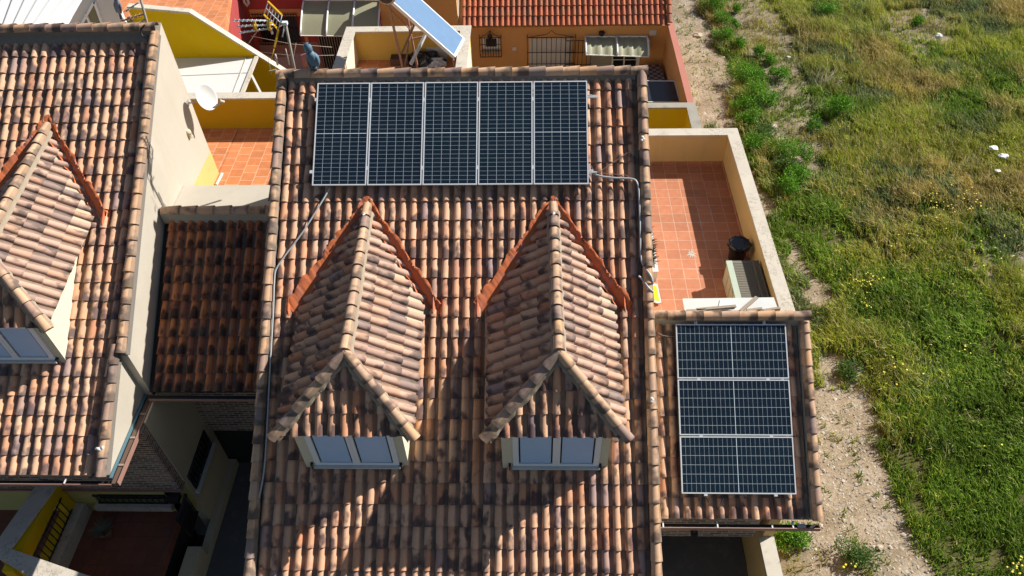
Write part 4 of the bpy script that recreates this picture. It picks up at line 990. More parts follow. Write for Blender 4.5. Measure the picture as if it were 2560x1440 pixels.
F.append(tuple(range(n))); F.append(tuple(range((len(prof)-1)*n, len(prof)*n))); k.add(P, F, smooth=True); k.build('body', M_PIG, t)
k = MB(); hc = q+ax*.38-sd*.02; k.lathe(hc, [(.005, -.045), (.03, -.03), (.04, 0), (.03, .03), (.005, .045)], 12, axis=ax); k.tube([hc-sd*.03, hc-sd*.065], .008, 5, rr=[.009, .002]); k.build('head', M_PIGD, t)
k = MB(); k.obox(q-ax*.02, sd, ax, (0, 1, 0), .022, .09, .006); k.build('tail', M_PIGD, t)
for s_ in (-1, 1):
    k = MB(); k.lathe(q+ax*.16+sd*.05*s_-V((0, .02, 0)), [(.004, -.13), (.025, -.06), (.035, .03), (.02, .09), (.004, .11)], 10, axis=ax, sx=.8); k.build('wing', M_PIG if s_ > 0 else M_PIGD, t)

# ------------------------------------------------------------------ thermal collector terrace behind the main ridge
zc = -2.67
a0, a1 = at(870, 55, z=zc), at(1170, 78, z=zc); yb_ = (a0.y+a1.y)/2; xa, xb = a0.x, at(1172, 120, z=zc).x
k = MB(); k.box((xa+.05, yb_-.22, -8), (xb-.05, yb_-.02, zc-.04))
o = tag(k.build('terrace_wall', M_MUST, base=(.7, yb_-.1, -8)), 'yellow terrace parapet around the solar water heater behind the main ridge', 'wall', 'terrace walls')
k = MB(); k.box((xa+.05, .16, -8), (xa+.24, yb_-.22, zc-.04)); k.build('side_wall', M_CREAM, o)
k = MB(); k.box((xb-.24, .16, -8), (xb-.05, yb_-.22, zc-.04)); k.build('side_wall', M_CREAM, o)
k = MB(); k.box((xa, yb_-.27, zc-.039), (xb, yb_+.03, zc)); k.box((xa, .16, zc-.039), (xa+.30, yb_-.27, zc)); k.box((xb-.30, .16, zc-.039), (xb, yb_-.27, zc)); k.build('coping', M_COPE, o)
k = MB(); k.box((xa+.24, .16, -3.85), (xb-.24, yb_-.22, -3.6)); tag(k.build('terrace_floor', M_TERR2), kind='structure')
t = thing('solar_water_heater', (1.3, 6.0, -3.6), 'tilted pale blue solar water heater on a steel frame behind the ridge', 'water heater')
zA = -2.62; pA = at(1139, 143, z=zA); pB = at(1163, 97, z=zA)
pC = at(996, 17, y=pA.y+.0)
dl = (pB-pA); pC = at(996, 17, y=pA.y); 
Lx = (pC-pA); Lx = Lx.normalized()*2.25; pC = pA+Lx; pD = pB+Lx
nn = Lx.cross(dl).normalized(); nn = nn if nn.z > 0 else -nn
k = MB(); k.prism([pA, pB, pD, pC], nn*-.09); k.build('casing', M_ALU, t)
k = MB(); ins = [p for p in ((.05, .035), (.95, .035), (.95, .975), (.05, .975))]
Q = [pA+dl*f+Lx*g for f, g in ins]; k.prism([p+nn*.004 for p in Q], nn*.004); k.build('glass', M_BLUEG, t)
k = MB(); ce = pC+Lx.normalized()*.18+nn*.10; dd = dl.normalized(); k.lathe(ce-dd*.15, [(.06, -.02), (.24, 0), (.27, .03), (.27, 1.4), (.24, 1.43), (.06, 1.45)], 24, axis=dd); k.build('tank', M_ALUD, t)
k = MB(); k.lathe(ce-dd*.175, [(.20, 0), (.215, .004), (.215, .012), (.20, .014)], 24, axis=dd); k.build('tank_seam', M_IRON, t)
fz = -3.6; k = MB()
legs = [(pC, V((pC.x+.12, pC.y, fz))), (pD, V((pD.x+.12, pD.y, fz)))]
for p_, f_ in legs: k.beam(p_-nn*.1, f_, .055)
for p_ in (pA, pB): k.beam(p_-nn*.1, V((p_.x-.02, p_.y, fz)), .05)
k.beam(V((pC.x+.10, pC.y, -3.05)), V((pA.x+.1, pA.y, -3.0)), .05); k.beam(V((pC.x+.10, pC.y, -2.5)), pD-nn*.1-Lx*.35, .04); k.beam(V((pC.x+.10, pC.y, -3.0)), V((pD.x+.1, pD.y, -2.2)), .035)
k.beam(legs[0][0]-nn*.2, V((pD.x+.1, pD.y, -2.4)), .03); k.beam(V((pD.x+.1, pD.y, -2.6)), pB-nn*.12-Lx*-.2, .04); k.build('stand', M_RUST, t)
k = MB(); k.beam(V((pC.x+.25, pC.y+.3, -3.0)), V((pC.x+.65, pC.y+.9, -2.45)), .07); k.build('strut', M_ALU, t)
def heap(name, u, v, z, r, mat, label, cat, seed):
    random.seed(seed); c = at(u, v, z=z); P = []; F = []; n, m = 18, 8
    for i in range(m+1):
        for a in range(n): 
            th = i/m*math.pi/2; q = 2*math.pi*a/n; rr = r*(math.cos(th))*(1+.22*math.sin(a*2.3+i)+random.uniform(-.12, .12)); P.append(c+V((math.cos(q)*rr*1.2, math.sin(q)*rr, r*.75*math.sin(th)*(1+.2*math.sin(a)))))
    for i in range(m):
        for a in range(n): F.append((i*n+a, i*n+(a+1) % n, (i+1)*n+(a+1) % n, (i+1)*n+a))
    k = MB(); k.add(P, F, smooth=False); return tag(k.build(name, mat, base=c), label, cat)
heap('bin_bag_heap', 1065, 158, -3.58, .42, M_BLACK, 'heap of black bags under the solar water heater', 'bags', 1)
heap('dark_bundle', 1066, 135, -3.58, .38, M_BLACK, 'dark bundle against the yellow parapet behind the water heater', 'bundle', 2)
heap('white_bag', 1090, 160, -3.50, .22, M_LITTER, 'small white bag beside the black bags', 'bag', 3)
k = MB(); q = at(1094, 126, z=-3.4); k.obox(q, (1,0,0), (0,1,0), (0,0,1), .30, .2, .2); tag(k.build('white_crate', M_WHITEB, base=q-V((0, 0, .2))), 'whitish box half hidden under the water heater', 'box')
k = MB(); q = at(1000, 150, z=-3.5); k.obox(q, (1,0,0), (0,1,0), (0,0,1), .26, .15, .1); tag(k.build('brown_crate', plain('brown_crate', (.10, .05, .035), .7), base=q-V((0, 0, .1))), 'dark brown box beside the front heater leg', 'box')

# ------------------------------------------------------------------ orange house and its yard
yo = 13.5; t = thing('orange_house', (5.5, 15, -8), 'orange house with red tiled roof and awning behind the main ridge', 'house')
xR = at(1667, 75, y=yo).x; xL = at(956, 60, y=yo).x; zev = at(1400, 66, y=yo-.25).z
k = MB(); k.box((xL, yo, -8), (xR, yo+.3, zev+.0)); q = at(1148, 50, y=yo+.0); k.box((xL, yo, zev+.0), (q.x-.05, yo+.3, zev+1.5)); wo = k.build('front_wall', M_ORNG, t)
k = MB(); k.box((xL, yo-.05, zev-.18), (xR, yo-.001, zev-.05)) if False else k.box((q.x, yo-.04, zev-.20), (xR, yo-.001, zev-.06)); k.build('cornice', M_ORNG, wo)
ro = MB(); eo = V((0, yo-.22, zev)); RO = V((xR-.2, eo.y, eo.z))
tile_field(ro, RO, (1,0,0), RB, RN, range(-36, 1), range(-8, 1), w=.205, c=.40)
sl = MB(); sl.obox(V(((q.x+xR)/2, eo.y, eo.z))+RB*1.78-RN*.13, (1,0,0), RB, RN, (xR-q.x)/2+.1, 1.75, .03); orf = sl.build('roof', M_ORNG, t)
ro.build('clay_tiles', T_ORNG, orf, clip=[((q.x-.1, 0, 0), (1, 0, 0))])
mb = MB(); caps(mb, V((xR+.03, eo.y, eo.z+.06)), V((xR+.03, eo.y, eo.z+.06))+RB*3.2, RN, L=.35, r0=.10, r1=.085); mb.build('verge_caps', T_ORNG, orf)
k = MB(); k.beam(V((q.x-.08, eo.y+.3, eo.z+.2)), V((q.x-.08, eo.y+.3, eo.z+.2))+RB*3, .12, .3, up=RN); k.build('verge_board', M_COPE, orf)
# small window with grille and lantern
def boxpx(mb, u0, v0, u1, v1, y, d):
    a, b = at(u0, v0, y=y), at(u1, v1, y=y); mb.box((a.x, y-d, b.z), (b.x, y, a.z)); return a, b
k = MB(); a, b = boxpx(k, 1206, 95, 1250, 133, yo-.001, .03); wn = k.build('window', M_FRAME, wo)
k = MB(); boxpx(k, 1214, 97, 1242, 116, yo-.032, .01); k.build('pane', M_GLASS, wn)
k = MB(); boxpx(k, 1206, 122, 1250, 133, yo-.032, .03); k.build('lower_rail', M_ALUD, wn)
def grille(parent, u0, v0, u1, v1, n, hz, name='window_grille', peak=True):
    y = yo-.22; a, b = at(u0, v0, y=y), at(u1, v1, y=y); k = MB()
    for i in range(n+1): x = a.x+(b.x-a.x)*i/n; k.tube([(x, y, b.z), (x, y, a.z)], .012, 5)
    for h in hz: z = a.z+(b.z-a.z)*h; k.tube([(a.x, y, z), (b.x, y, z)], .015, 5)
    for xx in (a.x, b.x):
        for h in (hz[0], hz[-1]): z = a.z+(b.z-a.z)*h; k.tube([(xx, y, z), (xx, yo, z)], .012, 5)
    if peak: m = (a.x+b.x)/2; k.tube([(a.x, y, a.z), (m-.15, y, a.z+.14), (m, y, a.z+.28), (m+.15, y, a.z+.14), (b.x, y, a.z)], .012, 5)
    k.build(name, M_IRON, parent)
grille(wn, 1198, 95, 1254, 142, 8, (0, .35, .68, 1))
k = MB(); q = at(1225, 92, y=yo-.3); k.lathe(q-V((0, 0, .22)), [(.02, 0), (.05, .03), (.09, .25), (.10, .27), (.03, .36), (.01, .42)], 8); k.tube([q+V((0, 0, .15)), V((q.x, yo, q.z+.1))], .012, 5); k.build('lantern', M_IRON, wo)
# white door with grille
k = MB(); a, b = boxpx(k, 1323, 96, 1428, 155, yo-.001, .03); k.box((a.x, yo-.031, -8), (b.x, yo-.001, b.z-.001)); dw = k.build('door', M_WHITE, wo)
grille(dw, 1318, 94, 1436, 175, 10, (0, .45, .8, 1))
grille(wo, 1414, 102, 1475, 175, 6, (0, .40, .8, 1), 'gate_grille', False)
k = MB(); boxpx(k, 1472, 138, 1528, 175, yo-.001, .03); k.build('shutter', M_ALUD, wo)
k = MB(); boxpx(k, 1530, 138, 1596, 175, yo-.001, .04); w2 = k.build('window', M_FRAME, wo)
for u0, u1 in ((1533, 1558), (1562, 1590)):
    k = MB(); boxpx(k, u0, 140, u1, 148, yo-.042, .01); k.box((at(u0, 150, y=yo).x, yo-.05, -8), (at(u1, 150, y=yo).x, yo-.042, at(u0, 149, y=yo).z)); k.build('pane', M_GLASS, w2)
for u_, v_ in ((1286, 121), (1176, 120), (1632, 81)):
    k = MB(); s_ = 5 if u_ != 1632 else 8; boxpx(k, u_-s_, v_-s_*.8, u_+s_, v_+s_*.8, yo-.001, .04); k.build('vent_plate', M_WHITE, wo)
k = MB(); q = at(1504, 84, y=yo-.12); k.lathe(q-V((0, 0, .1)), [(.04, 0), (.10, .05), (.12, .15), (.10, .17)], 10); k.tube([q, V((q.x, yo, q.z+.02))], .03, 6); k.build('wall_lamp', M_IRON, wo)
awning(None, [((1463, 91), (1618, 91)), ((1465, 136), (1622, 141))], yo-.1, yo-1.0, 0, 2, 'two-bay corrugated awning with scalloped shadow on the orange house', True)
# yard walls
wx = 9.4
k = MB(); k.box((xR-.02, 8.05, -8), (wx, yo+2, -5.95)); 
k = MB(); zq = at(1738, 262, x=wx).z; zq2 = zq-.05
k.box((xR, 8.05, -8), (wx-.02, yo+3, zq2-.04)); o = tag(k.build('yard_wall', M_ORNG, base=(9.2, 10, -8)), 'orange yard wall with pink coping beside the dirt track', 'wall', 'yard walls')
k = MB(); k.box((xR-.03, 8.05, zq2-.039), (wx, yo+3, zq2)); k.build('coping', M_REDC, o)
k = MB(); k.box((6.25, 7.82, -8), (wx-.02, 8.04, zq-.04)); k.box((wx-.24, 3.55, -8), (wx-.02, 7.82, zq-.04)); o = tag(k.build('yard_wall', M_YEL2, base=(8, 7.9, -8)), 'yellow yard wall with weathered grey coping behind the terrace', 'wall', 'yard walls')
k = MB(); k.box((6.25, 7.79, zq-.039), (wx+.02, 8.07, zq)); k.box((wx-.29, 3.56, zq-.039), (wx+.02, 7.79, zq)); k.build('coping', M_COPEG, o)
k = MB(); k.box((-1, 3.55, -8.0), (9.2, 13.5, -7.985)); tag(k.build('yard_floor', M_TERRD), kind='structure')
# tiled bench and dark table in orange yard
pz = -7.3; P = [at(u, v, z=pz) for u, v in ((1600, 161), (1650, 162), (1664, 202), (1600, 202))]
m, nt, b = newmat('patterned_tiles'); p = geo_pos(nt); ck = nd(nt, 'ShaderNodeTexChecker'); ck.inputs['Scale'].default_value = 7; ck.inputs['Color1'].default_value = (.30, .26, .25, 1); ck.inputs['Color2'].default_value = (.05, .045, .05, 1); lk(nt, p, ck.inputs[0]); lk(nt, ck.outputs[0], b.inputs['Base Color'])
k = MB(); k.prism(P[::-1], (0, 0, -.5)); tag(k.build('tiled_plinth', m, base=(P[2].x, P[2].y, -7.8)), 'grey patterned tile plinth in the far corner of the orange yard', 'plinth')
pz = -6.6; P = [at(u, v, z=pz) for u, v in ((1608, 203), (1686, 203), (1700, 256), (1612, 256))]
t = thing('yard_table', (8.3, 9.2, -8), 'dark glossy table with pale rim in the orange yard', 'table')
k = MB(); k.prism(P[::-1], (0, 0, -.05)); k.build('table_top', plain('slate_top', (.03, .032, .04), .35, var=.5, sc=5), t)
k = MB(); 
for i in range(4): k.beam(P[i]+V((0, 0, .012)), P[(i+1) % 4]+V((0, 0, .012)), .035, .03)
k.build('rim', M_ALU, t)
for p_ in P: k = MB(); k.beam(V((p_.x*.97+.25, p_.y, -8)), V((p_.x*.97+.25, p_.y, pz-.05)), .05); k.build('leg', M_ALUD, t)

# ------------------------------------------------------------------ ground
def hsh(ix, iy, seed):
    h = (ix*374761393+iy*668265263+seed*974634777) & 0xffffffff
    h = ((h ^ (h >> 13))*1274126177) & 0xffffffff
    return ((h ^ (h >> 16)) & 0xffff)/65535.0
def vnoise(x, y, seed=0):
    x = np.asarray(x, float); y = np.asarray(y, float); ix = np.floor(x).astype(np.int64); iy = np.floor(y).astype(np.int64); fx = x-ix; fy = y-iy
    fx = fx*fx*(3-2*fx); fy = fy*fy*(3-2*fy)
    a, b, c, d = hsh(ix, iy, seed), hsh(ix+1, iy, seed), hsh(ix, iy+1, seed), hsh(ix+1, iy+1, seed)
    return a*(1-fx)*(1-fy)+b*fx*(1-fy)+c*(1-fx)*fy+d*fx*fy
def fbm(x, y, seed=0, o=4):
    s = 0; a = .5; t = 0
    for i in range(o): s = s+a*vnoise(x*2**i, y*2**i, seed+i*17); t += a; a *= .5
    return s/t
GR = -8.0
def gpoly(px): return np.array([[p.x, p.y] for p in (at(u, v, z=GR) for u, v in px)])
def inpoly(x, y, P):
    r = np.zeros(x.shape, bool); n = len(P)
    for i in range(n):
        x0, y0 = P[i]; x1, y1 = P[(i+1) % n]
        c = ((y0 > y) != (y1 > y)) & (x < (x1-x0)*(y-y0)/((y1-y0) or 1e-9)+x0); r ^= c
    return r
BARE = [gpoly(p) for p in (
  [(1600,-80),(1735,-80),(1745,20),(1775,60),(1790,120),(1835,170),(1825,260),(1850,330),(1700,330),(1640,100)],
  [(1780,330),(1850,330),(1880,400),(1895,450),(1940,520),(1915,560),(1880,560),(1800,400)],
  [(1945,600),(1975,585),(2010,610),(2015,670),(2050,700),(2085,745),(2105,775),(2030,768),(2015,705),(1975,660)],
  [(2050,880),(2100,878),(2150,930),(2175,990),(2050,990)],
  [(1940,985),(2150,960),(2188,1000),(2200,1100),(2225,1180),(2262,1250),(2290,1310),(2310,1380),(2350,1460),(2390,1560),(1900,1560)])]
SPARSE = [gpoly(p) for p in ([(1790,-60),(1880,-60),(1960,60),(2020,200),(2060,330),(2080,440),(2010,450),(1930,330),(1900,180),(1820,60)],
  [(2205,20),(2300,20),(2380,60),(2390,105),(2330,120),(2300,150),(2210,90)], [(1985,310),(2060,300),(2070,420),(2010,430)], [(2440,560),(2480,560),(2490,700),(2440,700)], [(2540,600),(2600,600),(2600,720),(2540,720)])]
LOWW = [gpoly([(1925,1300),(2000,1320),(2010,1400),(2005,1560),(1900,1560),(1900,1320)]), gpoly([(2095,1385),(2150,1370),(2180,1400),(2140,1445),(2100,1440)]), gpoly([(2070,930),(2130,920),(2150,950),(2110,975)])]
def masks(x, y):
    jx = (fbm(x*1.6, y*1.6, 3)-.5)*1.0+(fbm(x*6, y*6, 33)-.5)*.5; jy = (fbm(x*1.6, y*1.6, 9)-.5)*1.0+(fbm(x*6, y*6, 39)-.5)*.5
    b = np.zeros(x.shape, bool); s = np.zeros(x.shape, bool); l = np.zeros(x.shape, bool)
    for P in BARE: b |= inpoly(x+jx*.7, y+jy*.7, P)
    for P in SPARSE: s |= inpoly(x+jx, y+jy, P)
    for P in LOWW: l |= inpoly(x+jx*.5, y+jy*.5, P)
    return b & ~l, s & ~b, l
m, nt, b = newmat('field_ground'); p = geo_pos(nt)
att = nd(nt, 'ShaderNodeAttribute', _attribute_name='soil'); sp = nd(nt, 'ShaderNodeSeparateColor'); lk(nt, att.outputs['Color'], sp.inputs[0])
n1 = noise(nt, p, 1.1, 6, .65); n2 = noise(nt, p, 14, 5, .7); n3 = noise(nt, p, 60, 3, .7)
dirt = ramp(nt, n1, [(.30, (.24, .185, .125)), (.45, (.35, .28, .20)), (.58, (.45, .37, .28)), (.75, (.54, .47, .38))])
dirt = mixc(nt, ramp(nt, n2, [(.42, 0.0), (.62, .75)]), dirt, (.22, .165, .095))
vo = nd(nt, 'ShaderNodeTexVoronoi'); vo.inputs['Scale'].default_value = 17; lk(nt, p, vo.inputs['Vector'])
vc = nd(nt, 'ShaderNodeSeparateColor'); lk(nt, vo.outputs['Color'], vc.inputs[0])
stone = math_(nt, 'MULTIPLY', math_(nt, 'LESS_THAN', vo.outputs['Distance'], .34), math_(nt, 'GREATER_THAN', vc.outputs[0], .55))
grv = math_(nt, 'MULTIPLY', stone, sp.outputs[1])
dirt = mixc(nt, math_(nt, 'MULTIPLY', grv, .75), dirt, mixc(nt, vc.outputs[1], (.34, .29, .23), (.58, .53, .45)))
under = ramp(nt, n2, [(.3, (.05, .055, .018)), (.5, (.10, .10, .035)), (.7, (.17, .14, .06))])
c = mixc(nt, sp.outputs[0], under, dirt)
c = mixc(nt, .6, c, mixc(nt, n3, (.65, .65, .65), (1.35, 1.35, 1.35)), 'MULTIPLY')
lk(nt, c, b.inputs['Base Color']); b.inputs['Roughness'].default_value = .95; b.inputs['Specular IOR Level'].default_value = .1
hh = math_(nt, 'ADD', math_(nt, 'MULTIPLY', n2, .6), math_(nt, 'ADD', math_(nt, 'MULTIPLY', n3, .3), math_(nt, 'MULTIPLY', grv, .5))); bump(nt, b, hh, .9, .05)
xs = np.concatenate([[-150, -60, -20, 0, 6], np.arange(8.6, 31, .13), [45, 80, 200]]); ys = np.concatenate([[-120, -50, -20], np.arange(-11, 24, .13), [35, 70, 200]])
X, Y = np.meshgrid(xs, ys); Z = (fbm(X*.4, Y*.4, 5)-.5)*.25+(fbm(X*2.2, Y*2.2, 8)-.5)*.10
fade = np.clip((X-9.6)/1.0, 0, 1)*np.clip((31-X)/3, 0, 1); Z = Z*fade-.002-.3*(X < 8.7)*(Y < 0)*0
Z[(X < 8.7)] = -.02
# sunken driveway pit under the main view
bm_, sm_, lm_ = masks(X.ravel(), Y.ravel())
soil = np.where(bm_, 1.0, np.where(sm_, .72, np.where(lm_, .7, .0)))
grav = np.where(Y.ravel() < -1, 1.0, .25)
nx, ny = len(xs), len(ys); vv = np.stack([X.ravel(), Y.ravel(), Z.ravel()+GR], 1)
I = np.arange(nx*ny).reshape(ny, nx); qd = np.stack([I[:-1, :-1], I[:-1, 1:], I[1:, 1:], I[1:, :-1]], -1).reshape(-1, 4)
# leave the dug-out driveway strip open
def np_mesh(name, verts, faces_flat, counts, mat, attr=None, aname=None, smooth=True):
    me = bpy.data.meshes.new(name); me.vertices.add(len(verts)); me.vertices.foreach_set('co', verts.astype(np.float32).ravel())
    me.loops.add(len(faces_flat)); me.loops.foreach_set('vertex_index', faces_flat.astype(np.int32)); me.polygons.add(len(counts))
    st = np.concatenate([[0], np.cumsum(counts)[:-1]]).astype(np.int32); me.polygons.foreach_set('loop_start', st); me.polygons.foreach_set('loop_total', counts.astype(np.int32))
    if smooth: me.polygons.foreach_set('use_smooth', np.ones(len(counts), bool))
    if attr is not None:
        a = me.attributes.new(aname, 'FLOAT_COLOR', 'POINT'); a.data.foreach_set('color', attr.astype(np.float32).ravel())
    me.materials.append(mat); me.update(); me.validate(); o = bpy.data.objects.new(name, me); COL.objects.link(o); return o
cx_ = (vv[qd[:, 0], 0]+vv[qd[:, 2], 0])/2; cy_ = (vv[qd[:, 0], 1]+vv[qd[:, 2], 1])/2
keep = ~((cx_ > -20) & (cx_ < 8.6) & (cy_ < 23) & (cy_ > -20)); qd = qd[keep]
go = np_mesh('ground', vv, qd.ravel(), np.full(len(qd), 4), m, np.stack([soil, grav, soil*0, soil*0+1], 1), 'soil'); tag(go, kind='structure')
k = MB(); k.box((-25, -22, -9.6), (9.3, 24, -9.3)); tag(k.build('subsoil', M_DRIVE), kind='structure')
def gz(x, y):
    z = (fbm(x*.4, y*.4, 5)-.5)*.25+(fbm(x*2.2, y*2.2, 8)-.5)*.10; return GR+z*np.clip((x-9.6)/1.0, 0, 1)*np.clip((31-x)/3, 0, 1)
def gz1(x, y): return float(gz(np.array([x]), np.array([y]))[0])

# ------------------------------------------------------------------ vegetation
def leafmat(name, aname='gcol', trans=.3):
    m, nt, b = newmat(name); a = nd(nt, 'ShaderNodeAttribute', _attribute_name=aname)
    lk(nt, a.outputs['Color'], b.inputs['Base Color']); b.inputs['Roughness'].default_value = .7; b.inputs['Specular IOR Level'].default_value = .25
    tr = nd(nt, 'ShaderNodeBsdfTranslucent'); lk(nt, a.outputs['Color'], tr.inputs[0]); mx = nd(nt, 'ShaderNodeMixShader'); mx.inputs[0].default_value = trans
    out = nt.nodes['Material Output']; lk(nt, b.outputs[0], mx.inputs[1]); lk(nt, tr.outputs[0], mx.inputs[2]); lk(nt, mx.outputs[0], out.inputs[0]); return m
M_GRASS = leafmat('grass_blades'); M_SHRUB = leafmat('shrub_leaves', trans=.25)
rng = np.random.default_rng(5)
def in_view(x, y, pad=90):
    d = np.stack([x-CAM.x, y-CAM.y, np.full(x.shape, GR-CAM.z)], 1); zf = d@np.array(FX); u = 1280+F_PX*(d@np.array(RX))/zf; v = 720-F_PX*(d@np.array(UX))/zf
    return (u > 1550) & (u < 2560+pad) & (v > -pad) & (v < 1440+pad*1.5), u, v
NT = 38000
tx = rng.uniform(9.6, 28, NT*2); ty = rng.uniform(-9.5, 22, NT*2); ok, tu, tv = in_view(tx, ty); tx, ty, tu, tv = tx[ok], ty[ok], tu[ok], tv[ok]
ba, spm, lw_ = masks(tx, ty); r = rng.random(len(tx)); gap = (fbm(tx*1.3, ty*1.3, 303) < .40) & (rng.random(len(tx)) < .75); r = np.where(gap & ~ba, 2.0, r); keep = np.where(ba, r < .035, np.where(spm, r < .32, np.where(lw_, r < .55, r < 1.0)))
tx, ty, tu, tv, ba, spm, lw_ = [q[keep] for q in (tx, ty, tu, tv, ba, spm, lw_)]
n = len(tx); BL = 11
# species patches
dryn = fbm(tx*.33+4, ty*.33, 21); grn = fbm(tx*.45, ty*.45+7, 45); blue = fbm(tx*.6, ty*.6, 77)
gz_ = np.exp(-(((tu-2470)/230)**2+((tv-1150)/330)**2))*.30 + np.exp(-(((tu-1990)/120)**2+((tv-760)/200)**2))*.10 + np.clip((600-tv)/600, 0, 1)*.05
gz_ = np.exp(-(((tu-2500)/200)**2+((tv-1180)/300)**2))*.32+np.exp(-(((tu-1990)/110)**2+((tv-560)/200)**2))*.14
sc0 = np.stack([np.full(n, .56), grn*1.03+gz_, blue*.98, dryn*.87], 1)
pal = {0: [(.33, .37, .034), (.45, .45, .06), (.20, .29, .028)], 1: [(.15, .25, .025), (.22, .32, .035), (.11, .20, .02)],
       2: [(.17, .23, .085), (.24, .28, .12), (.12, .19, .06)], 3: [(.46, .36, .09), (.54, .44, .15), (.35, .26, .05)]}
PC = np.zeros((4, 3, 3)); 
for a in pal:
    for i in range(3): PC[a, i] = pal[a][i]
# blades
N = n*BL; ti = np.repeat(np.arange(n), BL); kd = np.argmax(sc0[ti]+rng.normal(0, .065, (N, 4)), 1)
hgt = np.array([.40, .26, .30, .42])[kd]*rng.uniform(.45, 1.15, N)*(.45+1.2*fbm(tx*1.1, ty*1.1, 91)[ti]); hgt = np.where((spm|lw_|ba)[ti], hgt*.55, hgt)
an = rng.uniform(0, 2*np.pi, N); rad = rng.uniform(0, .16, N); bx = tx[ti]+np.cos(an)*rad; by = ty[ti]+np.sin(an)*rad; bz = gz(bx, by)-.02
wind = 2.3+(fbm(tx*.25, ty*.25, 61)[ti]-.5)*3.5
lean = rng.uniform(.15, .55, N)+np.where(kd == 1, .15, .1); ang = wind+rng.normal(0, .9, N); dx = np.cos(ang)*lean; dy = np.sin(ang)*lean
wd = np.array([.009, .014, .012, .009])[kd]*rng.uniform(.7, 1.3, N); pa_ = rng.uniform(0, 2*np.pi, N); wx_, wy_ = np.cos(pa_)*wd, np.sin(pa_)*wd
B = np.zeros((N, 5, 3)); 
B[:, 0] = np.stack([bx-wx_, by-wy_, bz], 1); B[:, 1] = np.stack([bx+wx_, by+wy_, bz], 1)
mx_, my_ = bx+dx*hgt*.35, by+dy*hgt*.35; mz_ = bz+hgt*.62
B[:, 2] = np.stack([mx_+wx_*.8, my_+wy_*.8, mz_], 1); B[:, 3] = np.stack([mx_-wx_*.8, my_-wy_*.8, mz_], 1)
B[:, 4] = np.stack([bx+dx*hgt*1.15, by+dy*hgt*1.15, bz+hgt*rng.uniform(.72, 1.0, N)], 1)
pick = rng.integers(0, 3, N); colr = PC[kd, pick]*(rng.uniform(.75, 1.3, N)[:, None])*(.55+.9*fbm(tx*.9, ty*.9, 14)[ti][:, None])
straw = rng.random(N) < np.array([.16, .02, .08, .3])[kd]; colr[straw] = np.array([.62, .52, .27])*rng.uniform(.7, 1.1, straw.sum())[:, None]
base_i = (np.arange(N)*5)[:, None]; f4 = (base_i+np.array([0, 1, 2, 3])); f3 = (base_i+np.array([3, 2, 4]))
flat = np.concatenate([np.concatenate([f4, f3], 1).ravel()]); counts = np.tile([4, 3], N)
ca = np.ones((N, 5, 4)); ca[:, :, :3] = colr[:, None, :]
o = np_mesh('grass', B.reshape(-1, 3), flat, counts, M_GRASS, ca.reshape(-1, 4), 'gcol', smooth=False); tag(o, 'wild olive and green grass covering the field', 'grass', kind='stuff')
# yellow flowers
FC = [(2150, 700, 60, 40, 46), (2180, 760, 30, 15, 10), (2420, 500, 90, 40, 40), (2350, 500, 80, 60, 30), (2260, 560, 60, 60, 14), (2540, 1420, 25, 40, 26), (2410, 870, 40, 20, 12), (2500, 620, 60, 60, 26), (2240, 930, 80, 60, 14), (2510, 350, 50, 25, 12), (1975, 400, 35, 20, 12), (2130, 1415, 20, 10, 8), (2450, 1130, 40, 40, 4), (2110, 340, 60, 60, 8)]
k = MB()
for (u_, v_, su, sv, nn_) in FC:
    for i in range(int(nn_*.65)):
        q = at(u_+random.gauss(0, su*.5), v_+random.gauss(0, sv*.5), z=GR+.42); r = random.uniform(.014, .028); a = random.random()*6
        k.add([q+V((math.cos(a+j*1.2566)*r, math.sin(a+j*1.2566)*r, random.uniform(0, .01))) for j in range(5)]+[q+V((0, 0, -.012))], [(0, 1, 2, 3, 4), (1, 0, 5), (3, 2, 5)])
o = k.build('yellow_flowers', plain('petal_yellow', (.80, .66, .01), .6, var=.05)); tag(o, 'scattered yellow wildflowers above the grass', 'flowers', kind='stuff')
# gravel
NS = 11000; gx = rng.uniform(9.6, 15, NS*2); gy = rng.uniform(-9, 21, NS*2); ok, uu_, vv_ = in_view(gx, gy); b1, s1, l1 = masks(gx, gy); kp = ok & (b1 | (s1 & (rng.random(len(gx)) < .3))) & ((gy < 0) | (rng.random(len(gx)) < .4)); gx, gy = gx[kp], gy[kp]; n = len(gx)
oc = np.array([[1,0,0],[0,1,0],[-1,0,0],[0,-1,0],[0,0,.7],[0,0,-.5]]); sz = rng.gamma(2.2, .0075, n)+.006
G = oc[None]*sz[:, None, None]*rng.uniform(.6, 1.4, (n, 6, 3)); th = rng.uniform(0, 6.28, n); c_, s_ = np.cos(th)[:, None], np.sin(th)[:, None]
gx2 = G[:, :, 0]*c_-G[:, :, 1]*s_; gy2 = G[:, :, 0]*s_+G[:, :, 1]*c_; G = np.stack([gx2+gx[:, None], gy2+gy[:, None], G[:, :, 2]+gz(gx, gy)[:, None]+.004], 2)
fo = np.array([[0,1,4],[1,2,4],[2,3,4],[3,0,4]]); ff = ((np.arange(n)*6)[:, None, None]+fo).ravel(); cg = np.ones((n, 6, 4)); cg[:, :, :3] = (np.array([.42, .37, .31])*rng.uniform(.45, 1.3, n)[:, None])[:, None]
o = np_mesh('gravel', G.reshape(-1, 3), ff, np.full(n*4, 3), leafmat('gravel_stone', trans=0), cg.reshape(-1, 4), 'gcol', smooth=False); tag(o, 'pale gravel scattered over the dirt track', 'gravel', kind='stuff')

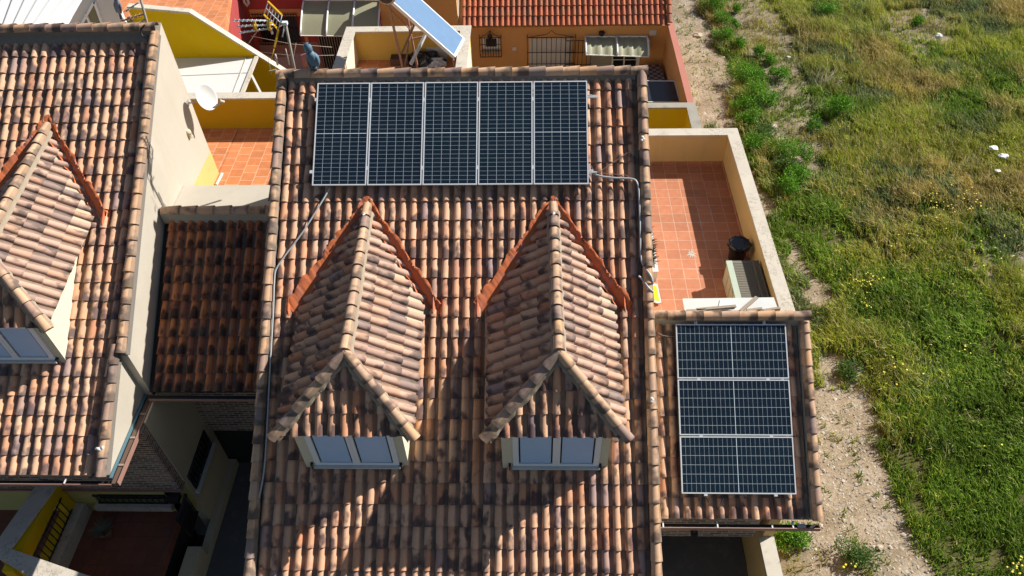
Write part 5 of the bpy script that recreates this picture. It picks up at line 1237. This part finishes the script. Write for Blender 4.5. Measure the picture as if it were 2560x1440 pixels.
# shrubs: leafy mounds along the track
def shrub(px, r, h, label, cols, seed, nl=1500):
    h = h*1.35; r = r*1.08
    rg = np.random.default_rng(seed); c = at(*px, z=GR); c.z = gz1(c.x, c.y)
    t = thing('shrub', c, label, 'shrub', 'green shrubs beside the dirt track')
    k = MB(); st = MB(); nb = 5+int(r*6); lobes = []
    for i in range(nb):
        a = rg.uniform(0, 6.28); q = rg.uniform(0, .72)*r; lobes.append((V((math.cos(a)*q, math.sin(a)*q, h*rg.uniform(.25, .68))), r*rg.uniform(.26, .50)))
    verts = []; cl = []; N_ = int(nl*max(r, .3)/.45)
    for i in range(N_):
        lc, lr_ = lobes[rg.integers(0, nb)]; d = rg.normal(size=3); d /= np.linalg.norm(d); rad = lr_*rg.uniform(.55, 1.12); p_ = np.array(lc)+d*rad*np.array([1, 1, .8]); p_[2] = max(p_[2], .02)
        ax_ = d+rg.normal(size=3)*.6; ax_ /= np.linalg.norm(ax_); s = np.cross(ax_, rg.normal(size=3)); s /= np.linalg.norm(s); L_ = rg.uniform(.035, .075); w_2 = L_*.28
        verts.append([p_-s*w_2*.4, p_+ax_*L_*.5-s*w_2, p_+ax_*L_, p_+ax_*L_*.5+s*w_2]); cc = np.array(cols[rg.integers(0, len(cols))])*rg.uniform(.7, 1.35); cl.append(cc)
    vv_ = np.array(verts).reshape(-1, 3); ca = np.ones((N_, 4, 4)); ca[:, :, :3] = np.array(cl)[:, None, :]
    o = np_mesh('foliage', vv_, np.arange(N_*4), np.full(N_, 4), M_SHRUB, ca.reshape(-1, 4), 'gcol', smooth=False); o.parent = t; ORG[o.name] = ORG[t.name]
    for lc, lr_ in lobes[:6]: st.tube([c, c+V(lc)*.6, c+V(lc)], .008, 4)
    st.build('stem', M_WOOD, t)
SG = [(.095, .26, .018), (.14, .34, .025), (.20, .40, .035), (.06, .17, .014)]; SG2 = [(.10, .19, .04), (.15, .22, .07), (.07, .15, .03)]
SH = [((1772, 22), .75, .6, 'bright shrub at the top end of the dirt track'), ((1800, 62), .50, .5, 'shrub just below the topmost one on the track'), ((1838, 32), .30, .3, 'small round shrub right of the topmost track shrub'),
 ((1812, 105), .55, .5, 'mid green shrub level with the orange house corner'), ((1836, 68), .28, .3, 'small dark shrub beside the upper track shrubs'), ((1850, 122), .38, .4, 'shrub left of the pale dead stalks'),
 ((1893, 140), .45, .45, 'isolated bright shrub on bare soil above the big pair'), ((1925, 158), .30, .3, 'low shrub trailing right of the isolated bright one'), ((1860, 210), .80, .75, 'largest rounded bright shrub beside the dirt track'),
 ((1893, 195), .45, .4, 'leafy shrub touching the upper right of the largest one'), ((1945, 196), .42, .4, 'shrub with red soil at its foot right of the track'), ((1885, 262), .75, .7, 'broad shrub below the largest one'),
 ((1850, 285), .50, .5, 'shrub at the left edge of the broad cluster'), ((1922, 262), .30, .5, 'upright narrow shrub right of the broad cluster'), ((1870, 312), .55, .5, 'shrub above the terrace coping corner'),
 ((1905, 345), .50, .4, 'grey green shrub right of the terrace corner'), ((2028, 328), .32, .3, 'small round isolated shrub on bare pink soil'), ((1875, 375), .55, .5, 'leafy shrub beside the terrace wall top end'),
 ((1975, 395), .65, .6, 'bright shrub dotted with yellow flowers'), ((1945, 430), .50, .45, 'shrub left of the yellow flowered one'), ((1985, 445), .55, .5, 'green shrub below the yellow flowered one'),
 ((2090, 290), .70, .65, 'dark feathery shrub alone in the grass beside dead stalks'), ((2060, 40), .55, .5, 'dark shrub near the top of the field'), ((1960, 480), .6, .5, 'wide low shrub beside the middle of the terrace wall'), ((2290, 60), .3, .3, 'tiny shrub beside the grey bare patch'),
 ((2112, 938), .42, .25, 'low yellowish shrub at the mouth of the gravel area'), ((2135, 1408), .42, .25, 'small flowering weed alone on the gravel'), ((1965, 1350), .5, .3, 'low weed clump beside the front boundary wall')]
for i, (px, r, h, lab) in enumerate(SH): shrub(px, r, h, lab, SG2 if i in (15, 19, 25, 26) else SG, 100+i)
# dead pale stalks
for (u_, v_, n_, s_, lab) in ((1870, 60, 60, .5, 'pale dead stalks lying near the top of the track'), (2055, 215, 90, .8, 'tall bleached dead stalks above the dark feathery shrub'), (2035, 275, 70, .6, 'brown dead stalks left of the dark feathery shrub'), (2330, 75, 90, .7, 'grey dry stalks by the bare patch at the top right')):
    c = at(u_, v_, z=GR); k = MB(); random.seed(int(u_))
    for i in range(n_):
        b0 = c+V((random.gauss(0, .25), random.gauss(0, .25), 0)); d = V((random.gauss(.35, .5), random.gauss(.5, .5), random.uniform(.15, .8))).normalized()*random.uniform(.3, 1.0)*s_
        k.tube([b0, b0+d*.5+V((0, 0, .05)), b0+d], .006, 3, rr=[.007, .005, .002])
    tag(k.build('dead_stalks', plain('straw', (.50, .42, .29), .8, var=.2) if 'straw' not in MATS else MATS['straw'], base=c), lab, 'dry plant', kind='stuff')
# litter and stones
def lump(name, u, v, r, mat, label, cat, seed, fl=.5, z=.06, group=None):
    rg = random.Random(seed); c = at(u, v, z=GR+z); c.z = gz1(c.x, c.y)+z; bm = bmesh.new(); bmesh.ops.create_icosphere(bm, subdivisions=2, radius=r)
    k = MB(); 
    for w in bm.verts: s_ = 1+rg.uniform(-.28, .28); w.co = V((w.co.x*s_*1.2, w.co.y*s_, w.co.z*s_*fl))
    bm.verts.index_update(); k.add([c+w.co for w in bm.verts], [tuple(x.index for x in f.verts) for f in bm.faces]); bm.free()
    tag(k.build(name, mat, base=c-V((0, 0, r*fl))), label, cat, group)
lump('plastic_bag', 2344, 93, .12, M_LITTER, 'round white plastic bag in the grass near the top right', 'litter', 1, .8, .25, 'white litter in the field')
lump('paper_scrap', 2483, 370, .13, M_LITTER, 'flat white scrap, upper of the pair at the right edge', 'litter', 2, .35, .3, 'white litter in the field')
lump('paper_scrap', 2507, 393, .12, M_LITTER, 'whitish scrap just below the upper one at the right edge', 'litter', 3, .45, .3, 'white litter in the field')
lump('paper_scrap', 2493, 428, .08, M_LITTER, 'narrow white scrap, lowest of the three at the right edge', 'litter', 4, .5, .3, 'white litter in the field')
lump('paper_scrap', 1971, 142, .07, M_LITTER, 'tiny white scrap among weeds right of the track', 'litter', 5, .5, .1, 'white litter in the field')
for i, (u_, v_, r, lab) in enumerate(((1743, 92, .17, 'pale stone on the dirt track beside the orange yard wall'), (1760, 142, .06, 'small stone on the dirt track'), (1940, 345, .20, 'flat pale rock below the broad shrub cluster'), (1932, 318, .12, 'small flat rock above the flat pale rock'), (2200, 1368, .06, 'small dark stone on the lower gravel'))):
    lump('rock', u_, v_, r, M_ROCK, lab, 'stone', 20+i, .4, .03)

# ------------------------------------------------------------------ lift to street level 0, light, camera
for o in list(SC.objects):
    if o.parent is None: o.location.z += GZ
el, az = math.radians(37.2), math.radians(62.0)
sv = V((math.sin(az)*math.cos(el), math.cos(az)*math.cos(el), math.sin(el)))
sun = bpy.data.lights.new('sun', 'SUN'); sun.energy = 5.0; sun.angle = math.radians(.53); sun.color = (1.0, .945, .86)
so = bpy.data.objects.new('sun', sun); COL.objects.link(so); so.rotation_euler = (-sv).to_track_quat('-Z', 'Y').to_euler(); so.location = (30, 20, 40)
w = bpy.data.worlds.new('World'); SC.world = w; w.use_nodes = True; nt = w.node_tree
sky = nt.nodes.new('ShaderNodeTexSky'); sky.sky_type = 'NISHITA'; sky.sun_disc = False; sky.sun_elevation = el; sky.sun_rotation = az
nt.links.new(sky.outputs[0], nt.nodes['Background'].inputs[0]); nt.nodes['Background'].inputs[1].default_value = .05
cd = bpy.data.cameras.new('camera'); co = bpy.data.objects.new('camera', cd); COL.objects.link(co)
cd.sensor_width = 36; cd.lens = 36*F_PX/2560; cd.clip_end = 1000; cd.clip_start = .1
M4 = Matrix(((RX.x, UX.x, -FX.x, CAM.x), (RX.y, UX.y, -FX.y, CAM.y), (RX.z, UX.z, -FX.z, CAM.z+GZ), (0, 0, 0, 1)))
co.matrix_world = M4; SC.camera = co
vs = SC.view_settings; vs.view_transform = 'Standard'; vs.look = 'None'; vs.gamma = 1; vs.use_curve_mapping = False; vs.exposure = 0.65
